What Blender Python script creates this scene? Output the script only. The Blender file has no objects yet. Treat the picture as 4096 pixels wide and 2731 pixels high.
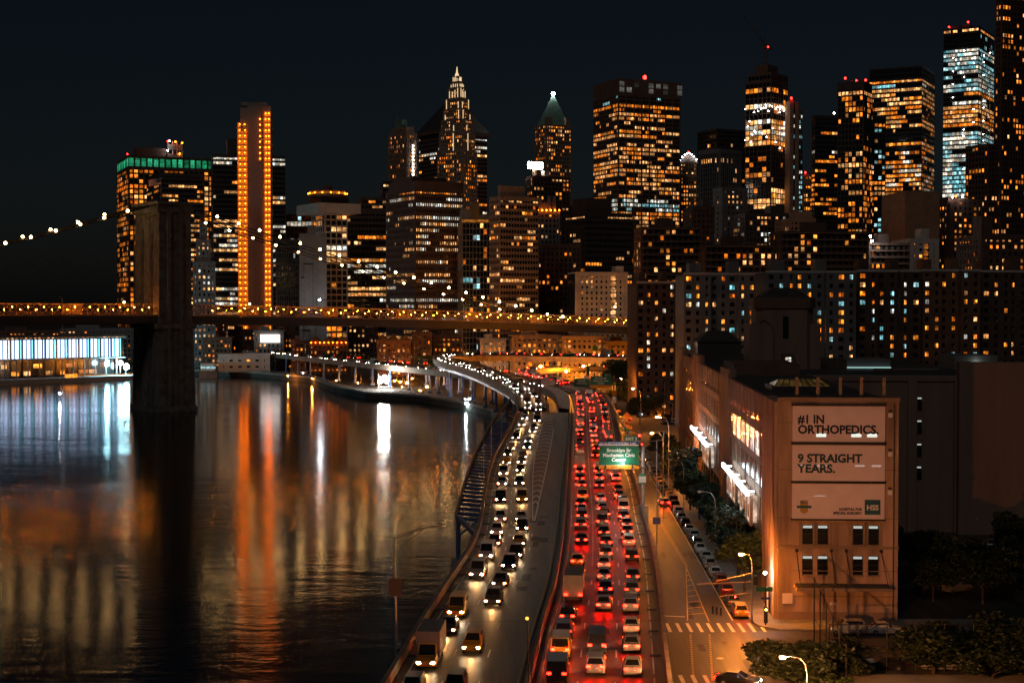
import bpy, math, random
from math import sin, cos, pi, radians, sqrt, atan2
from mathutils import Vector
random.seed(7)
SC = bpy.context.scene
COL = SC.collection

# ------------------------------------------------------------------ camera
FPX, CZ, PITCH = 1422.2, 42.6, math.atan(36.0 / 1422.2)
cam_d = bpy.data.cameras.new('camera'); cam_d.lens = 50; cam_d.sensor_width = 36
cam_d.clip_start = 1; cam_d.clip_end = 30000
cam = bpy.data.objects.new('camera', cam_d); COL.objects.link(cam)
cam.location = (0, 0, CZ); cam.rotation_euler = (pi / 2 - PITCH, 0, 0)
SC.camera = cam

# ------------------------------------------------------------------ sky, added fill sun, exposure
W = bpy.data.worlds.new('World'); SC.world = W; W.use_nodes = True
nt = W.node_tree; bg = nt.nodes['Background']
sky = nt.nodes.new('ShaderNodeTexSky'); sky.sky_type = 'NISHITA'; sky.sun_disc = False
sky.sun_elevation = radians(38); sky.sun_rotation = radians(200)
sky.air_density = 1.0; sky.dust_density = 1.6; sky.ozone_density = 3.0
nt.links.new(sky.outputs[0], bg.inputs[0])
bg.inputs[1].default_value = 0.0014
sun_d = bpy.data.lights.new('fill_sun', 'SUN'); sun_d.energy = 0.13; sun_d.angle = radians(12); sun_d.color = (1, .86, .78)  # added sun lamp, a faint warm fill for the walls
sun = bpy.data.objects.new('fill_sun', sun_d); COL.objects.link(sun)
sun.rotation_euler = (radians(52), 0, radians(-20))
SC.view_settings.view_transform = 'Standard'; SC.view_settings.look = 'None'
SC.view_settings.exposure = 0.0; SC.view_settings.gamma = 1.0; SC.view_settings.use_curve_mapping = False
SC.render.engine = 'CYCLES'
cy = SC.cycles
cy.use_denoising = True; cy.max_bounces = 5; cy.diffuse_bounces = 2; cy.glossy_bounces = 3; cy.transmission_bounces = 2
cy.sample_clamp_indirect = 4.0; cy.sample_clamp_direct = 0.0; cy.use_light_tree = True
cy.caustics_reflective = False; cy.caustics_refractive = False
cy.use_adaptive_sampling = True; cy.adaptive_threshold = 0.01

# ------------------------------------------------------------------ projection helpers (pixel of the 1024 x 682 picture -> place)
def ray(u, v):
    a, b = (u - 512) / FPX, (341 - v) / FPX
    return a, cos(PITCH) + b * sin(PITCH), -sin(PITCH) + b * cos(PITCH)
def PY(u, v, Y):
    a, y, z = ray(u, v); t = Y / y
    return Vector((a * t, Y, CZ + z * t))
def PZ(u, v, z0):
    a, y, z = ray(u, v); t = (z0 - CZ) / z
    return Vector((a * t, y * t, z0))
def PF(u, v, zf, y0=300.0):
    Y = y0
    for _ in range(40):
        p = PZ(u, v, zf(Y)); Y = .5 * Y + .5 * p.y
    return PZ(u, v, zf(Y))
def TX(u): return (u - 512) / FPX / (cos(PITCH))
def zat(v, Y): return PY(512, v, Y).z

# ------------------------------------------------------------------ mesh helpers
class MB:
    def __init__(s): s.v, s.f, s.m = [], [], []
    def poly(s, pts, m=0):
        n = len(s.v); s.v += [tuple(p) for p in pts]; s.f.append(tuple(range(n, n + len(pts)))); s.m.append(m)
    def hull8(s, p, m=0):
        n = len(s.v); s.v += [tuple(q) for q in p]
        for f in ((3, 2, 1, 0), (4, 5, 6, 7), (0, 1, 5, 4), (1, 2, 6, 5), (2, 3, 7, 6), (3, 0, 4, 7)):
            s.f.append(tuple(n + i for i in f)); s.m.append(m)
    def box(s, x0, x1, y0, y1, z0, z1, m=0):
        s.hull8(((x0, y0, z0), (x1, y0, z0), (x1, y1, z0), (x0, y1, z0), (x0, y0, z1), (x1, y0, z1), (x1, y1, z1), (x0, y1, z1)), m)
    def obox(s, c, ax, sx, sy, sz, m=0):
        dx, dy = ax; hx, hy, hz = sx / 2, sy / 2, sz / 2
        P = []
        for k in (-hz, hz):
            for i, j in ((-hx, -hy), (hx, -hy), (hx, hy), (-hx, hy)):
                P.append((c[0] + dx * i - dy * j, c[1] + dy * i + dx * j, c[2] + k))
        s.hull8(P, m)
    def beam(s, p, q, w, h, m=0):
        p, q = Vector(p), Vector(q); d = (q - p).normalized()
        up = Vector((0, 0, 1)) if abs(d.z) < .95 else Vector((0, 1, 0))
        r = d.cross(up).normalized() * w / 2; t = r.cross(d).normalized() * h / 2
        s.hull8((p - r - t, p + r - t, p + r + t, p - r + t, q - r - t, q + r - t, q + r + t, q - r + t), m)
    def tube(s, p, q, r, n=6, m=0, r2=None, cap=True):
        p, q = Vector(p), Vector(q); r2 = r if r2 is None else r2
        d = (q - p).normalized(); up = Vector((0, 0, 1)) if abs(d.z) < .9 else Vector((1, 0, 0))
        a = d.cross(up).normalized(); b = d.cross(a)
        k = len(s.v)
        for c, rr in ((p, r), (q, r2)):
            for i in range(n):
                t = 2 * pi * i / n
                s.v.append(tuple(c + a * cos(t) * rr + b * sin(t) * rr))
        for i in range(n):
            j = (i + 1) % n; s.f.append((k + i, k + j, k + n + j, k + n + i)); s.m.append(m)
        if cap:
            s.f.append(tuple(k + i for i in range(n))); s.m.append(m); s.f.append(tuple(k + n + i for i in range(n))); s.m.append(m)
    def path(s, pts, r, n=6, m=0):
        for i in range(len(pts) - 1): s.tube(pts[i], pts[i + 1], r, n, m)
    def prism(s, pts, z0, z1, m=0):
        n = len(pts); k = len(s.v)
        s.v += [(p[0], p[1], z0) for p in pts] + [(p[0], p[1], z1) for p in pts]
        for i in range(n):
            j = (i + 1) % n; s.f.append((k + i, k + j, k + n + j, k + n + i)); s.m.append(m)
        s.f.append(tuple(k + n + i for i in range(n))); s.m.append(m)
        s.f.append(tuple(k + n - 1 - i for i in range(n))); s.m.append(m)
    def ribbon(s, L, R, m=0):
        k = len(s.v); n = len(L)
        for a, b in zip(L, R): s.v += [tuple(a), tuple(b)]
        for i in range(n - 1): s.f.append((k + 2 * i, k + 2 * i + 1, k + 2 * i + 3, k + 2 * i + 2)); s.m.append(m)
    def strip(s, P, off0, off1, dz0, dz1, m=0):
        """a closed bar that follows polyline P between two sideways offsets and two heights"""
        A = offset(P, off0); B = offset(P, off1)
        up = Vector((0, 0, 1))
        k = len(s.v); n = len(P)
        for a, b in zip(A, B): s.v += [tuple(a + up * dz0), tuple(b + up * dz0), tuple(b + up * dz1), tuple(a + up * dz1)]
        for i in range(n - 1):
            for e in range(4):
                g = (e + 1) % 4; s.f.append((k + 4 * i + e, k + 4 * i + g, k + 4 * i + 4 + g, k + 4 * i + 4 + e)); s.m.append(m)
        s.f.append((k, k + 1, k + 2, k + 3)); s.m.append(m)
        s.f.append(tuple(k + 4 * (n - 1) + e for e in range(4))); s.m.append(m)
    def mesh(s, name, mats, smooth=False, uv=False):
        me = bpy.data.meshes.new(name); me.from_pydata(s.v, [], s.f)
        for m in (mats if isinstance(mats, (list, tuple)) else [mats]): me.materials.append(m)
        if any(s.m): me.polygons.foreach_set('material_index', s.m)
        if smooth: me.polygons.foreach_set('use_smooth', [True] * len(s.f))
        if uv:
            ul = me.uv_layers.new(name='uv'); ul.data.foreach_set('uv', (0., 0., 1., 0., 1., 1., 0., 1.) * len(s.f))
        me.update(); return me
    def build(s, name, mats, parent=None, smooth=False, uv=False):
        return obj(name, s.mesh(name, mats, smooth, uv), parent)
def obj(name, data, parent=None, loc=None, rz=0.0, scale=None):
    o = bpy.data.objects.new(name, data); COL.objects.link(o)
    if parent: o.parent = parent
    if loc is not None: o.location = loc
    if rz: o.rotation_euler = (0, 0, rz)
    if scale: o.scale = scale
    return o
def tag(o, label, cat, group=None, kind=None):
    if label: o['label'] = label
    if cat: o['category'] = cat
    if group: o['group'] = group
    if kind: o['kind'] = kind
    return o
def thing(name, label, cat, loc=(0, 0, 0), rz=0.0, group=None):
    return tag(obj(name, None, None, loc, rz), label, cat, group)
def struct(o): o['kind'] = 'structure'; return o
def stuff(o): o['kind'] = 'stuff'; return o
def copy_tree(o, parent=None):
    c = o.copy(); COL.objects.link(c); c.parent = parent
    for ch in KIDS.get(o, ()): copy_tree(ch, c)
    return c
KIDS = {}
def learn(o):
    for c in o.children: KIDS.setdefault(o, []).append(c); learn(c)
def offset(P, d):
    """polyline moved sideways (to the right of its direction) by d"""
    out = []; n = len(P)
    for i in range(n):
        t = P[min(i + 1, n - 1)] - P[max(i - 1, 0)]; t.z = 0; t.normalize()
        out.append(P[i] + Vector((t.y, -t.x, 0)) * d)
    return out
def resample(P, step):
    out = [P[0].copy()]; acc = 0.0
    for i in range(len(P) - 1):
        a, b = P[i], P[i + 1]; L = (b - a).length
        if L < 1e-6: continue
        x = step - acc
        while x <= L: out.append(a.lerp(b, x / L)); x += step
        acc = L - (x - step)
    out.append(P[-1].copy()); return out
def smooth(P, it=2):
    for _ in range(it):
        Q = [P[0]]
        for i in range(len(P) - 1): Q += [P[i].lerp(P[i + 1], .25), P[i].lerp(P[i + 1], .75)]
        Q.append(P[-1]); P = Q
    return P
ORD = 'first second third fourth fifth sixth seventh eighth ninth tenth eleventh twelfth thirteenth fourteenth fifteenth sixteenth seventeenth eighteenth nineteenth twentieth'.split()
TENS = {2: 'twenty', 3: 'thirty', 4: 'forty', 5: 'fifty', 6: 'sixty', 7: 'seventy', 8: 'eighty', 9: 'ninety'}
TENTH = {2: 'twentieth', 3: 'thirtieth', 4: 'fortieth', 5: 'fiftieth', 6: 'sixtieth', 7: 'seventieth', 8: 'eightieth', 9: 'ninetieth'}
def nth(i):
    if i <= 20: return ORD[i - 1]
    return TENTH[i // 10] if i % 10 == 0 else TENS[i // 10] + '-' + ORD[i % 10 - 1]

# ------------------------------------------------------------------ materials
def mat(name, col, rough=.8, metal=0.0, var=.25, scale=.5, bump=0.0, bscale=None, spec=.4, coat=0.0, streak=False, stretch=None):
    m = bpy.data.materials.new(name); m.use_nodes = True; t = m.node_tree; b = t.nodes['Principled BSDF']
    b.inputs['Roughness'].default_value = rough; b.inputs['Metallic'].default_value = metal
    b.inputs['Specular IOR Level'].default_value = spec; b.inputs['Coat Weight'].default_value = coat
    b.inputs['Base Color'].default_value = (*col, 1)
    if var or bump:
        tc = t.nodes.new('ShaderNodeNewGeometry'); mp = t.nodes.new('ShaderNodeMapping')
        mp.inputs['Scale'].default_value = (scale, scale, scale * (.12 if streak else 1))
        if stretch: mp.inputs['Scale'].default_value = stretch
        t.links.new(tc.outputs['Position'], mp.inputs[0])
        n = t.nodes.new('ShaderNodeTexNoise'); n.inputs['Scale'].default_value = 1; n.inputs['Detail'].default_value = 6; n.inputs['Roughness'].default_value = .65
        t.links.new(mp.outputs[0], n.inputs[0])
        r = t.nodes.new('ShaderNodeMapRange'); r.inputs[1].default_value = .3; r.inputs[2].default_value = .7
        r.inputs[3].default_value = 1 - var; r.inputs[4].default_value = 1 + var
        t.links.new(n.outputs[0], r.inputs[0])
        x = t.nodes.new('ShaderNodeMix'); x.data_type = 'RGBA'; x.blend_type = 'MULTIPLY'; x.inputs[0].default_value = 1
        x.inputs[6].default_value = (*col, 1); t.links.new(r.outputs[0], x.inputs[7]); t.links.new(x.outputs[2], b.inputs['Base Color'])
        if bump:
            n2 = t.nodes.new('ShaderNodeTexNoise'); n2.inputs['Scale'].default_value = bscale or scale * 6; n2.inputs['Detail'].default_value = 3
            t.links.new(tc.outputs['Position'], n2.inputs[0])
            u = t.nodes.new('ShaderNodeBump'); u.inputs['Strength'].default_value = bump; u.inputs['Distance'].default_value = .05
            t.links.new(n2.outputs[0], u.inputs['Height']); t.links.new(u.outputs[0], b.inputs['Normal'])
    return m
def glow(name, col, strength, sampled=True):
    m = bpy.data.materials.new(name); m.use_nodes = True; b = m.node_tree.nodes['Principled BSDF']
    b.inputs['Base Color'].default_value = (.02, .02, .02, 1)
    b.inputs['Emission Color'].default_value = (*col, 1); b.inputs['Emission Strength'].default_value = strength
    m.cycles.emission_sampling = 'AUTO' if sampled else 'NONE'
    return m
def winmat(name, c0, c1, strength, lo=.25):
    """a lit window: each one has its own brightness and tint, and an uneven inside"""
    m = bpy.data.materials.new(name); m.use_nodes = True; t = m.node_tree; b = t.nodes['Principled BSDF']
    b.inputs['Base Color'].default_value = (.02, .02, .02, 1); b.inputs['Roughness'].default_value = .25
    oi = t.nodes.new('ShaderNodeObjectInfo'); ge = t.nodes.new('ShaderNodeNewGeometry')
    ad = t.nodes.new('ShaderNodeMath'); ad.operation = 'ADD'; t.links.new(oi.outputs['Random'], ad.inputs[0]); t.links.new(ge.outputs['Random Per Island'], ad.inputs[1])
    fr = t.nodes.new('ShaderNodeMath'); fr.operation = 'FRACT'; t.links.new(ad.outputs[0], fr.inputs[0])
    mx = t.nodes.new('ShaderNodeMix'); mx.data_type = 'RGBA'; mx.inputs[6].default_value = (*c0, 1); mx.inputs[7].default_value = (*c1, 1)
    t.links.new(fr.outputs[0], mx.inputs[0]); t.links.new(mx.outputs[2], b.inputs['Emission Color'])
    mu = t.nodes.new('ShaderNodeMath'); mu.operation = 'MULTIPLY'; mu.inputs[1].default_value = 7.31; t.links.new(fr.outputs[0], mu.inputs[0])
    f2 = t.nodes.new('ShaderNodeMath'); f2.operation = 'FRACT'; t.links.new(mu.outputs[0], f2.inputs[0])
    pw = t.nodes.new('ShaderNodeMath'); pw.operation = 'POWER'; pw.inputs[1].default_value = 2.2; t.links.new(f2.outputs[0], pw.inputs[0])
    n = t.nodes.new('ShaderNodeTexNoise'); n.inputs['Scale'].default_value = .9; n.inputs['Detail'].default_value = 2; t.links.new(ge.outputs['Position'], n.inputs[0])
    r = t.nodes.new('ShaderNodeMapRange'); r.inputs[1].default_value = .35; r.inputs[2].default_value = .68; r.inputs[3].default_value = .35; r.inputs[4].default_value = 1.5
    t.links.new(n.outputs[0], r.inputs[0])
    r2 = t.nodes.new('ShaderNodeMapRange'); r2.inputs[3].default_value = lo * strength; r2.inputs[4].default_value = strength * 1.6; t.links.new(pw.outputs[0], r2.inputs[0])
    m2 = t.nodes.new('ShaderNodeMath'); m2.operation = 'MULTIPLY'; t.links.new(r.outputs[0], m2.inputs[0]); t.links.new(r2.outputs[0], m2.inputs[1])
    uvn = t.nodes.new('ShaderNodeUVMap'); sep = t.nodes.new('ShaderNodeSeparateXYZ'); t.links.new(uvn.outputs[0], sep.inputs[0])
    k3 = t.nodes.new('ShaderNodeMath'); k3.operation = 'MULTIPLY'; k3.inputs[1].default_value = 13.7; t.links.new(fr.outputs[0], k3.inputs[0])
    f3 = t.nodes.new('ShaderNodeMath'); f3.operation = 'FRACT'; t.links.new(k3.outputs[0], f3.inputs[0])
    lv = t.nodes.new('ShaderNodeMapRange'); lv.inputs[3].default_value = .25; lv.inputs[4].default_value = 1.35; t.links.new(f3.outputs[0], lv.inputs[0])
    gt = t.nodes.new('ShaderNodeMath'); gt.operation = 'GREATER_THAN'; t.links.new(sep.outputs[1], gt.inputs[0]); t.links.new(lv.outputs[0], gt.inputs[1])
    bl = t.nodes.new('ShaderNodeMapRange'); bl.inputs[3].default_value = 1; bl.inputs[4].default_value = .42; t.links.new(gt.outputs[0], bl.inputs[0])
    cg = t.nodes.new('ShaderNodeMapRange'); cg.inputs[1].default_value = .0; cg.inputs[2].default_value = 1; cg.inputs[3].default_value = .65; cg.inputs[4].default_value = 1.35; t.links.new(sep.outputs[1], cg.inputs[0])
    m3 = t.nodes.new('ShaderNodeMath'); m3.operation = 'MULTIPLY'; t.links.new(bl.outputs[0], m3.inputs[0]); t.links.new(cg.outputs[0], m3.inputs[1])
    m4 = t.nodes.new('ShaderNodeMath'); m4.operation = 'MULTIPLY'; t.links.new(m2.outputs[0], m4.inputs[0]); t.links.new(m3.outputs[0], m4.inputs[1]); m2 = m4
    t.links.new(m2.outputs[0], b.inputs['Emission Strength'])
    m.cycles.emission_sampling = 'NONE'
    return m
M = {}
M['glass'] = mat('dark_glass', (.012, .014, .016), .12, var=0, spec=.6)
M['conc'] = mat('concrete', (.30, .27, .24), .85, var=.22, scale=.15)
M['tan'] = mat('tan_stone', (.30, .21, .15), .85, var=.25, scale=.2)
M['brown'] = mat('brown_masonry', (.16, .10, .075), .85, var=.25, scale=.2)
M['brown2'] = mat('dark_brown_stone', (.10, .064, .054), .85, var=.25, scale=.2)
M['brick'] = mat('brick_red', (.20, .105, .07), .9, var=.3, scale=.3)
M['dbrick'] = mat('brick_dark', (.11, .07, .055), .9, var=.3, scale=.3)
M['grey'] = mat('grey_panel', (.18, .18, .18), .7, var=.2, scale=.2)
M['dark'] = mat('dark_cladding', (.065, .058, .056), .5, var=.2, scale=.2)
M['blackm'] = mat('black_steel', (.02, .02, .022), .5, var=0)
M['white'] = mat('white_stone', (.55, .50, .45), .75, var=.15, scale=.2)
M['green_c'] = mat('copper_green', (.14, .26, .22), .6, var=.25, scale=.3)
M['steel'] = mat('galvanised_steel', (.42, .42, .43), .45, metal=.7, var=.15, scale=2)
M['roof'] = mat('roof_felt', (.06, .058, .055), .95, var=.3, scale=.3)
M['lobby'] = mat('grey_louvre', (.22, .2, .18), .7, var=.1)
M['stone'] = mat('bridge_granite', (.15, .145, .135), .9, var=.5, scale=.35, bump=.6, bscale=1.2)
M['bsteel'] = mat('bridge_steel', (.30, .21, .14), .6, metal=.2, var=.2, scale=1)
M['blue'] = mat('blue_painted_steel', (.10, .16, .34), .45, metal=.3, var=.25, scale=.8)
M['asph'] = mat('asphalt', (.060, .055, .050), .52, var=.55, scale=.16, bump=.3, bscale=9, spec=.5, stretch=(.7, .06, .2))
M['deck'] = mat('highway_concrete_asphalt', (.105, .080, .048), .47, var=.6, scale=.11, bump=.28, bscale=7, spec=.5, stretch=(.8, .045, .2))
M['patch'] = mat('tar_patch', (.030, .028, .026), .6, var=.3, scale=1.5)
M['walk'] = mat('pavement_concrete', (.27, .25, .22), .85, var=.25, scale=.4, bump=.2)
M['barr'] = mat('barrier_concrete', (.30, .23, .18), .8, var=.35, scale=.5, streak=True)
M['paint'] = mat('white_road_paint', (.72, .70, .64), .6, var=.2, scale=1.5)
M['ypaint'] = mat('yellow_road_paint', (.65, .40, .05), .6, var=.2, scale=1.5)
M['earth'] = mat('city_ground', (.07, .062, .052), .9, var=.4, scale=.05)
M['grassg'] = mat('lawn', (.05, .075, .025), .95, var=.4, scale=.4)
M['bark'] = mat('bark', (.09, .065, .045), .95, var=.3, scale=4)
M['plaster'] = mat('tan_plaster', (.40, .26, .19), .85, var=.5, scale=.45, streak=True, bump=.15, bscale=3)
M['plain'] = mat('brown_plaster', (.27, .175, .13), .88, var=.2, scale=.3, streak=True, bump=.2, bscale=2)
M['tyre'] = mat('tyre_rubber', (.02, .02, .02), .85, var=0)
M['rim'] = mat('alloy_rim', (.45, .45, .46), .35, metal=.9, var=0)
M['cglass'] = mat('car_glass', (.015, .017, .02), .06, var=0, spec=.8)
M['sgreen'] = mat('sign_green', (.004, .165, .085), .5, var=.08, scale=.8)
M['sorange'] = mat('sign_orange', (.80, .30, .02), .5, var=.08)
M['sblue'] = mat('sign_blue', (.03, .06, .26), .5, var=.08)
M['swhite'] = mat('sign_white', (.82, .80, .76), .55, var=.06)
M['sback'] = mat('sign_back', (.13, .09, .07), .6, var=.15)
M['bill'] = mat('billboard_vinyl', (.82, .66, .70), .6, var=.07, scale=.4)
M['navy'] = mat('navy_ink', (.012, .022, .045), .6, var=0)
M['teal'] = mat('teal_ink', (.012, .06, .085), .6, var=0)
M['tealbox'] = mat('teal_panel', (.012, .10, .14), .6, var=0)
M['gold'] = mat('gold_print', (.48, .30, .07), .6, var=.1)
M['flag'] = mat('flag_cloth', (.75, .68, .62), .8, var=0)
M['flagr'] = mat('flag_red', (.45, .05, .05), .8, var=0)
M['flagb'] = mat('flag_blue', (.03, .10, .25), .8, var=0)
# leaves: colour varies leaf by leaf
def leafmat(name, c):
    m = bpy.data.materials.new(name); m.use_nodes = True; t = m.node_tree; b = t.nodes['Principled BSDF']
    g = t.nodes.new('ShaderNodeNewGeometry'); r = t.nodes.new('ShaderNodeMapRange'); r.inputs[3].default_value = .45; r.inputs[4].default_value = 1.6
    t.links.new(g.outputs['Random Per Island'], r.inputs[0])
    x = t.nodes.new('ShaderNodeMix'); x.data_type = 'RGBA'; x.blend_type = 'MULTIPLY'; x.inputs[0].default_value = 1; x.inputs[6].default_value = (*c, 1)
    t.links.new(r.outputs[0], x.inputs[7]); t.links.new(x.outputs[2], b.inputs['Base Color']); b.inputs['Roughness'].default_value = .6
    return m
M['leaf'] = leafmat('leaf_green', (.036, .060, .018)); M['leaf3'] = leafmat('leaf_dark', (.018, .030, .010)); M['leaf2'] = leafmat('leaf_grey_green', (.04, .065, .045))
# car paint takes the object's colour
def carpaint():
    m = bpy.data.materials.new('car_paint'); m.use_nodes = True; t = m.node_tree; b = t.nodes['Principled BSDF']
    o = t.nodes.new('ShaderNodeObjectInfo'); t.links.new(o.outputs['Color'], b.inputs['Base Color'])
    b.inputs['Roughness'].default_value = .32; b.inputs['Metallic'].default_value = .35; b.inputs['Coat Weight'].default_value = .7; b.inputs['Coat Roughness'].default_value = .08
    return m
M['cpaint'] = carpaint()
WM = {'a': winmat('window_amber', (1, .19, .008), (1, .31, .035), 1.9), 'w': winmat('window_warm', (1, .36, .085), (1, .52, .20), 1.9),
      'h': winmat('window_white', (1, .74, .46), (.85, .95, .92), 1.6), 'c': winmat('window_cool', (.20, .75, .85), (.60, .95, 1.0), 1.25)}
M['green_lit'] = winmat('window_green', (.02, .50, .20), (.05, .68, .32), .6, .6)
M['sodium'] = glow('sodium_lamp', (1, .30, .025), 1100)
M['sodium_far'] = glow('sodium_lamp_far', (1, .29, .02), 4600)
M['lampw'] = glow('white_lamp', (.95, .97, 1), 260)
M['flood'] = glow('flood_lamp', (.92, .96, 1), 420)
M['floodbig'] = glow('flood_panel', (1, .93, .86), 60)
M['bulb'] = glow('work_bulb', (1, .15, .005), 40)
M['neck'] = glow('cable_lamp_glow', (1, .58, .20), 60)
M['deckl'] = glow('deck_lamp_glow', (1, .24, .010), 420)
M['redb'] = glow('red_beacon', (1, .012, .008), 26, False)
M['redsig'] = glow('red_signal', (1, .010, .006), 60)
M['ambsig'] = glow('amber_signal', (1, .33, .03), 60)
M['tail'] = glow('tail_lamp', (1, .0035, .0012), 110)
M['head'] = glow('head_lamp', (1, .74, .42), 120, False)
M['head2'] = glow('head_lamp_dim', (1, .66, .32), 45, False); M['head3'] = glow('head_lamp_led', (1, .82, .55), 150, False); M['tail2'] = glow('tail_lamp_dim', (1, .006, .002), 45); M['tail3'] = glow('brake_lamp', (1, .003, .001), 190)
M['headn'] = glow('head_lamp_far', (1, .86, .66), 80, False)
M['tailn'] = glow('tail_lamp_far', (1, .012, .004), 34, False)
M['led'] = glow('led_fin', (.50, .68, 1), 2.6)
M['ledc'] = glow('led_fin_cyan', (.15, .68, .9), 2.8)
M['bar'] = glow('sign_light_bar', (.80, .95, 1), 9)
M['screen'] = glow('white_screen', (1, .86, .80), 4.0)
M['shade'] = glow('lit_blind', (.85, .92, .85), .55, False)
M['beacon'] = glow('white_beacon', (1, .97, .9), 500)
M['pin'] = glow('painted_spire_glow', (1, .70, .38), 1.0, False)  # floodlight on the crown fins and needle, put into their emission
M['poster'] = winmat('lit_poster', (1, .62, .40), (1, .85, .70), 1.0, .6)
M['neon'] = glow('teal_neon', (.1, .9, .7), 2, False)
# water
def water():
    m = bpy.data.materials.new('river_water'); m.use_nodes = True; t = m.node_tree; b = t.nodes['Principled BSDF']
    b.inputs['Base Color'].default_value = (.002, .007, .009, 1); b.inputs['Roughness'].default_value = .115; b.inputs['IOR'].default_value = 1.33
    b.inputs['Specular IOR Level'].default_value = .5
    g = t.nodes.new('ShaderNodeNewGeometry')
    last = None
    m0 = t.nodes.new('ShaderNodeMapping'); m0.inputs['Scale'].default_value = (.006, .022, .02); t.links.new(g.outputs['Position'], m0.inputs[0])
    n0 = t.nodes.new('ShaderNodeTexNoise'); n0.inputs['Scale'].default_value = 1; n0.inputs['Detail'].default_value = 3; t.links.new(m0.outputs[0], n0.inputs[0])
    for sc, st, stretch in ((.06, .10, .35), (.35, .34, .45), (1.2, .40, .6), (4.0, .26, .8)):
        mp = t.nodes.new('ShaderNodeMapping'); mp.inputs['Scale'].default_value = (sc * stretch, sc, sc); t.links.new(g.outputs['Position'], mp.inputs[0])
        n = t.nodes.new('ShaderNodeTexNoise'); n.inputs['Scale'].default_value = 1; n.inputs['Detail'].default_value = 2.5; t.links.new(mp.outputs[0], n.inputs[0])
        u = t.nodes.new('ShaderNodeBump'); u.inputs['Strength'].default_value = st; u.inputs['Distance'].default_value = .16 / sc * .33
        if sc > .1:
            r0 = t.nodes.new('ShaderNodeMapRange'); r0.inputs[1].default_value = .35; r0.inputs[2].default_value = .65; r0.inputs[3].default_value = st * .45; r0.inputs[4].default_value = st * 1.6
            t.links.new(n0.outputs[0], r0.inputs[0]); t.links.new(r0.outputs[0], u.inputs['Strength'])
        t.links.new(n.outputs[0], u.inputs['Height'])
        if last: t.links.new(last.outputs[0], u.inputs['Normal'])
        last = u
    t.links.new(last.outputs[0], b.inputs['Normal'])
    return m
M['water'] = water()

# ------------------------------------------------------------------ land, river, streets
mb = MB(); mb.box(-5000, 5000, -600, 9000, -3, 0); struct(mb.build('river_water', M['water']))
shore = [(-9, -200), (-9, 60), (-8, 130), (-3, 190), (0, 240), (6, 330), (8, 430), (1, 500), (-8, 543), (-22, 588), (-41, 628), (-67, 648), (-88, 700), (-113, 790), (-151, 841),
         (-250, 905), (-420, 960), (-700, 1050), (-1500, 1500), (-5000, 3200), (-5000, 8900), (5000, 8900), (5000, -200)]
mb = MB(); mb.prism(shore, -2.5, 3.0); struct(mb.build('ground', M['earth']))
# sea wall cap and promenade rail along the shore
SH = resample([Vector((x, y, 3)) for x, y in shore[7:16]], 6)
mb = MB(); mb.strip(SH, -.2, .9, -.6, .35); o = mb.build('sea_wall', M['conc']); tag(o, 'low concrete sea wall along the water under the elevated road', 'sea wall')
t = thing('promenade_railing', 'thin steel railing along the riverside promenade', 'railing')
mb = MB()
for z in (.75, 1.3): mb.path([p + Vector((1.2, .6, z)) for p in SH], .05, 4)
mb.build('rail', M['steel'], t)
mb = MB()
for p in resample(SH, 2.2): mb.box(p.x + 1.16, p.x + 1.24, p.y + .56, p.y + .64, 3, 4.3)
stuff(mb.build('baluster', M['steel'], t))

def sx(Y): return 22.6 + .029 * Y           # parking line of the side street
def bx(Y): return 23.84 + .0537 * Y         # street front of the long building
Ys = [60, 120, 150, 175, 220, 280, 340, 400, 480, 560, 640]
mb = MB(); mb.ribbon([Vector((-2, y, 3.004)) for y in Ys], [Vector((sx(y) + 2.2, y, 3.004)) for y in Ys])
mb.poly([(sx(152) + 2.2, 151.5, 3.004), (150, 151.5, 3.004), (150, 172.5, 3.004), (sx(172) + 2.2, 172.5, 3.004)]); struct(mb.build('side_street', M['asph']))
mb = MB()
kerbY = [y for y in (177, 190, 220, 260, 300, 340, 380, 430, 500, 580)]
P = [(sx(173) + 5.2, 172.6), (sx(177) + 2.9, 174.5)] + [(sx(y) + 2.2, y) for y in kerbY] + [(bx(580) + 14, 580), (bx(370) + 1, 370), (bx(178) + .5, 178.4), (110, 178.4), (110, 172.6)]
mb.prism(P, 2.9, 3.14); o = struct(mb.build('pavement', M['walk']))
mb = MB(); mb.prism([(sx(151) + 3, 60), (sx(151) + 3, 149.5), (sx(151) + 5, 151.4), (150, 151.4), (150, 60)], 2.9, 3.13); struct(mb.build('park_pavement', M['walk']))
# markings on the side street
def mark(name, mb, m): struct(mb.build(name, m))
mb = MB()
mb.ribbon([Vector((sx(y) - .07, y, 3.009)) for y in range(178, 560, 10)], [Vector((sx(y) + .07, y, 3.009)) for y in range(178, 560, 10)])
mark('parking_lane_line', mb, M['paint'])
cw = thing('crosswalk', None, None); cw['kind'] = 'structure'
for i in range(12):
    x = 16.5 + i * 1.28; m2 = MB(); m2.box(x, x + .42, 171.8, 176.6, 3.004, 3.010); m2.build('stripe', M['paint'], cw)
cw = thing('crosswalk', None, None); cw['kind'] = 'structure'
for i in range(9):
    x = 15.2 + i * 1.3; m2 = MB(); m2.box(x, x + .45, 147.8, 151.6, 3.004, 3.010); m2.build('stripe', M['paint'], cw)
hx = thing('hatched_median', None, None); hx['kind'] = 'structure'
def yel(a, b, w=.12):
    m2 = MB(); a = Vector((a[0], a[1], 3.0075)); b = Vector((b[0], b[1], 3.0075)); m2.beam(a, b, w, .006); m2.build('stripe', M['ypaint'], hx)
G0, G1, G2 = PZ(686, 566, 3), PZ(687.5, 620, 3), PZ(709, 621, 3)
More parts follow.
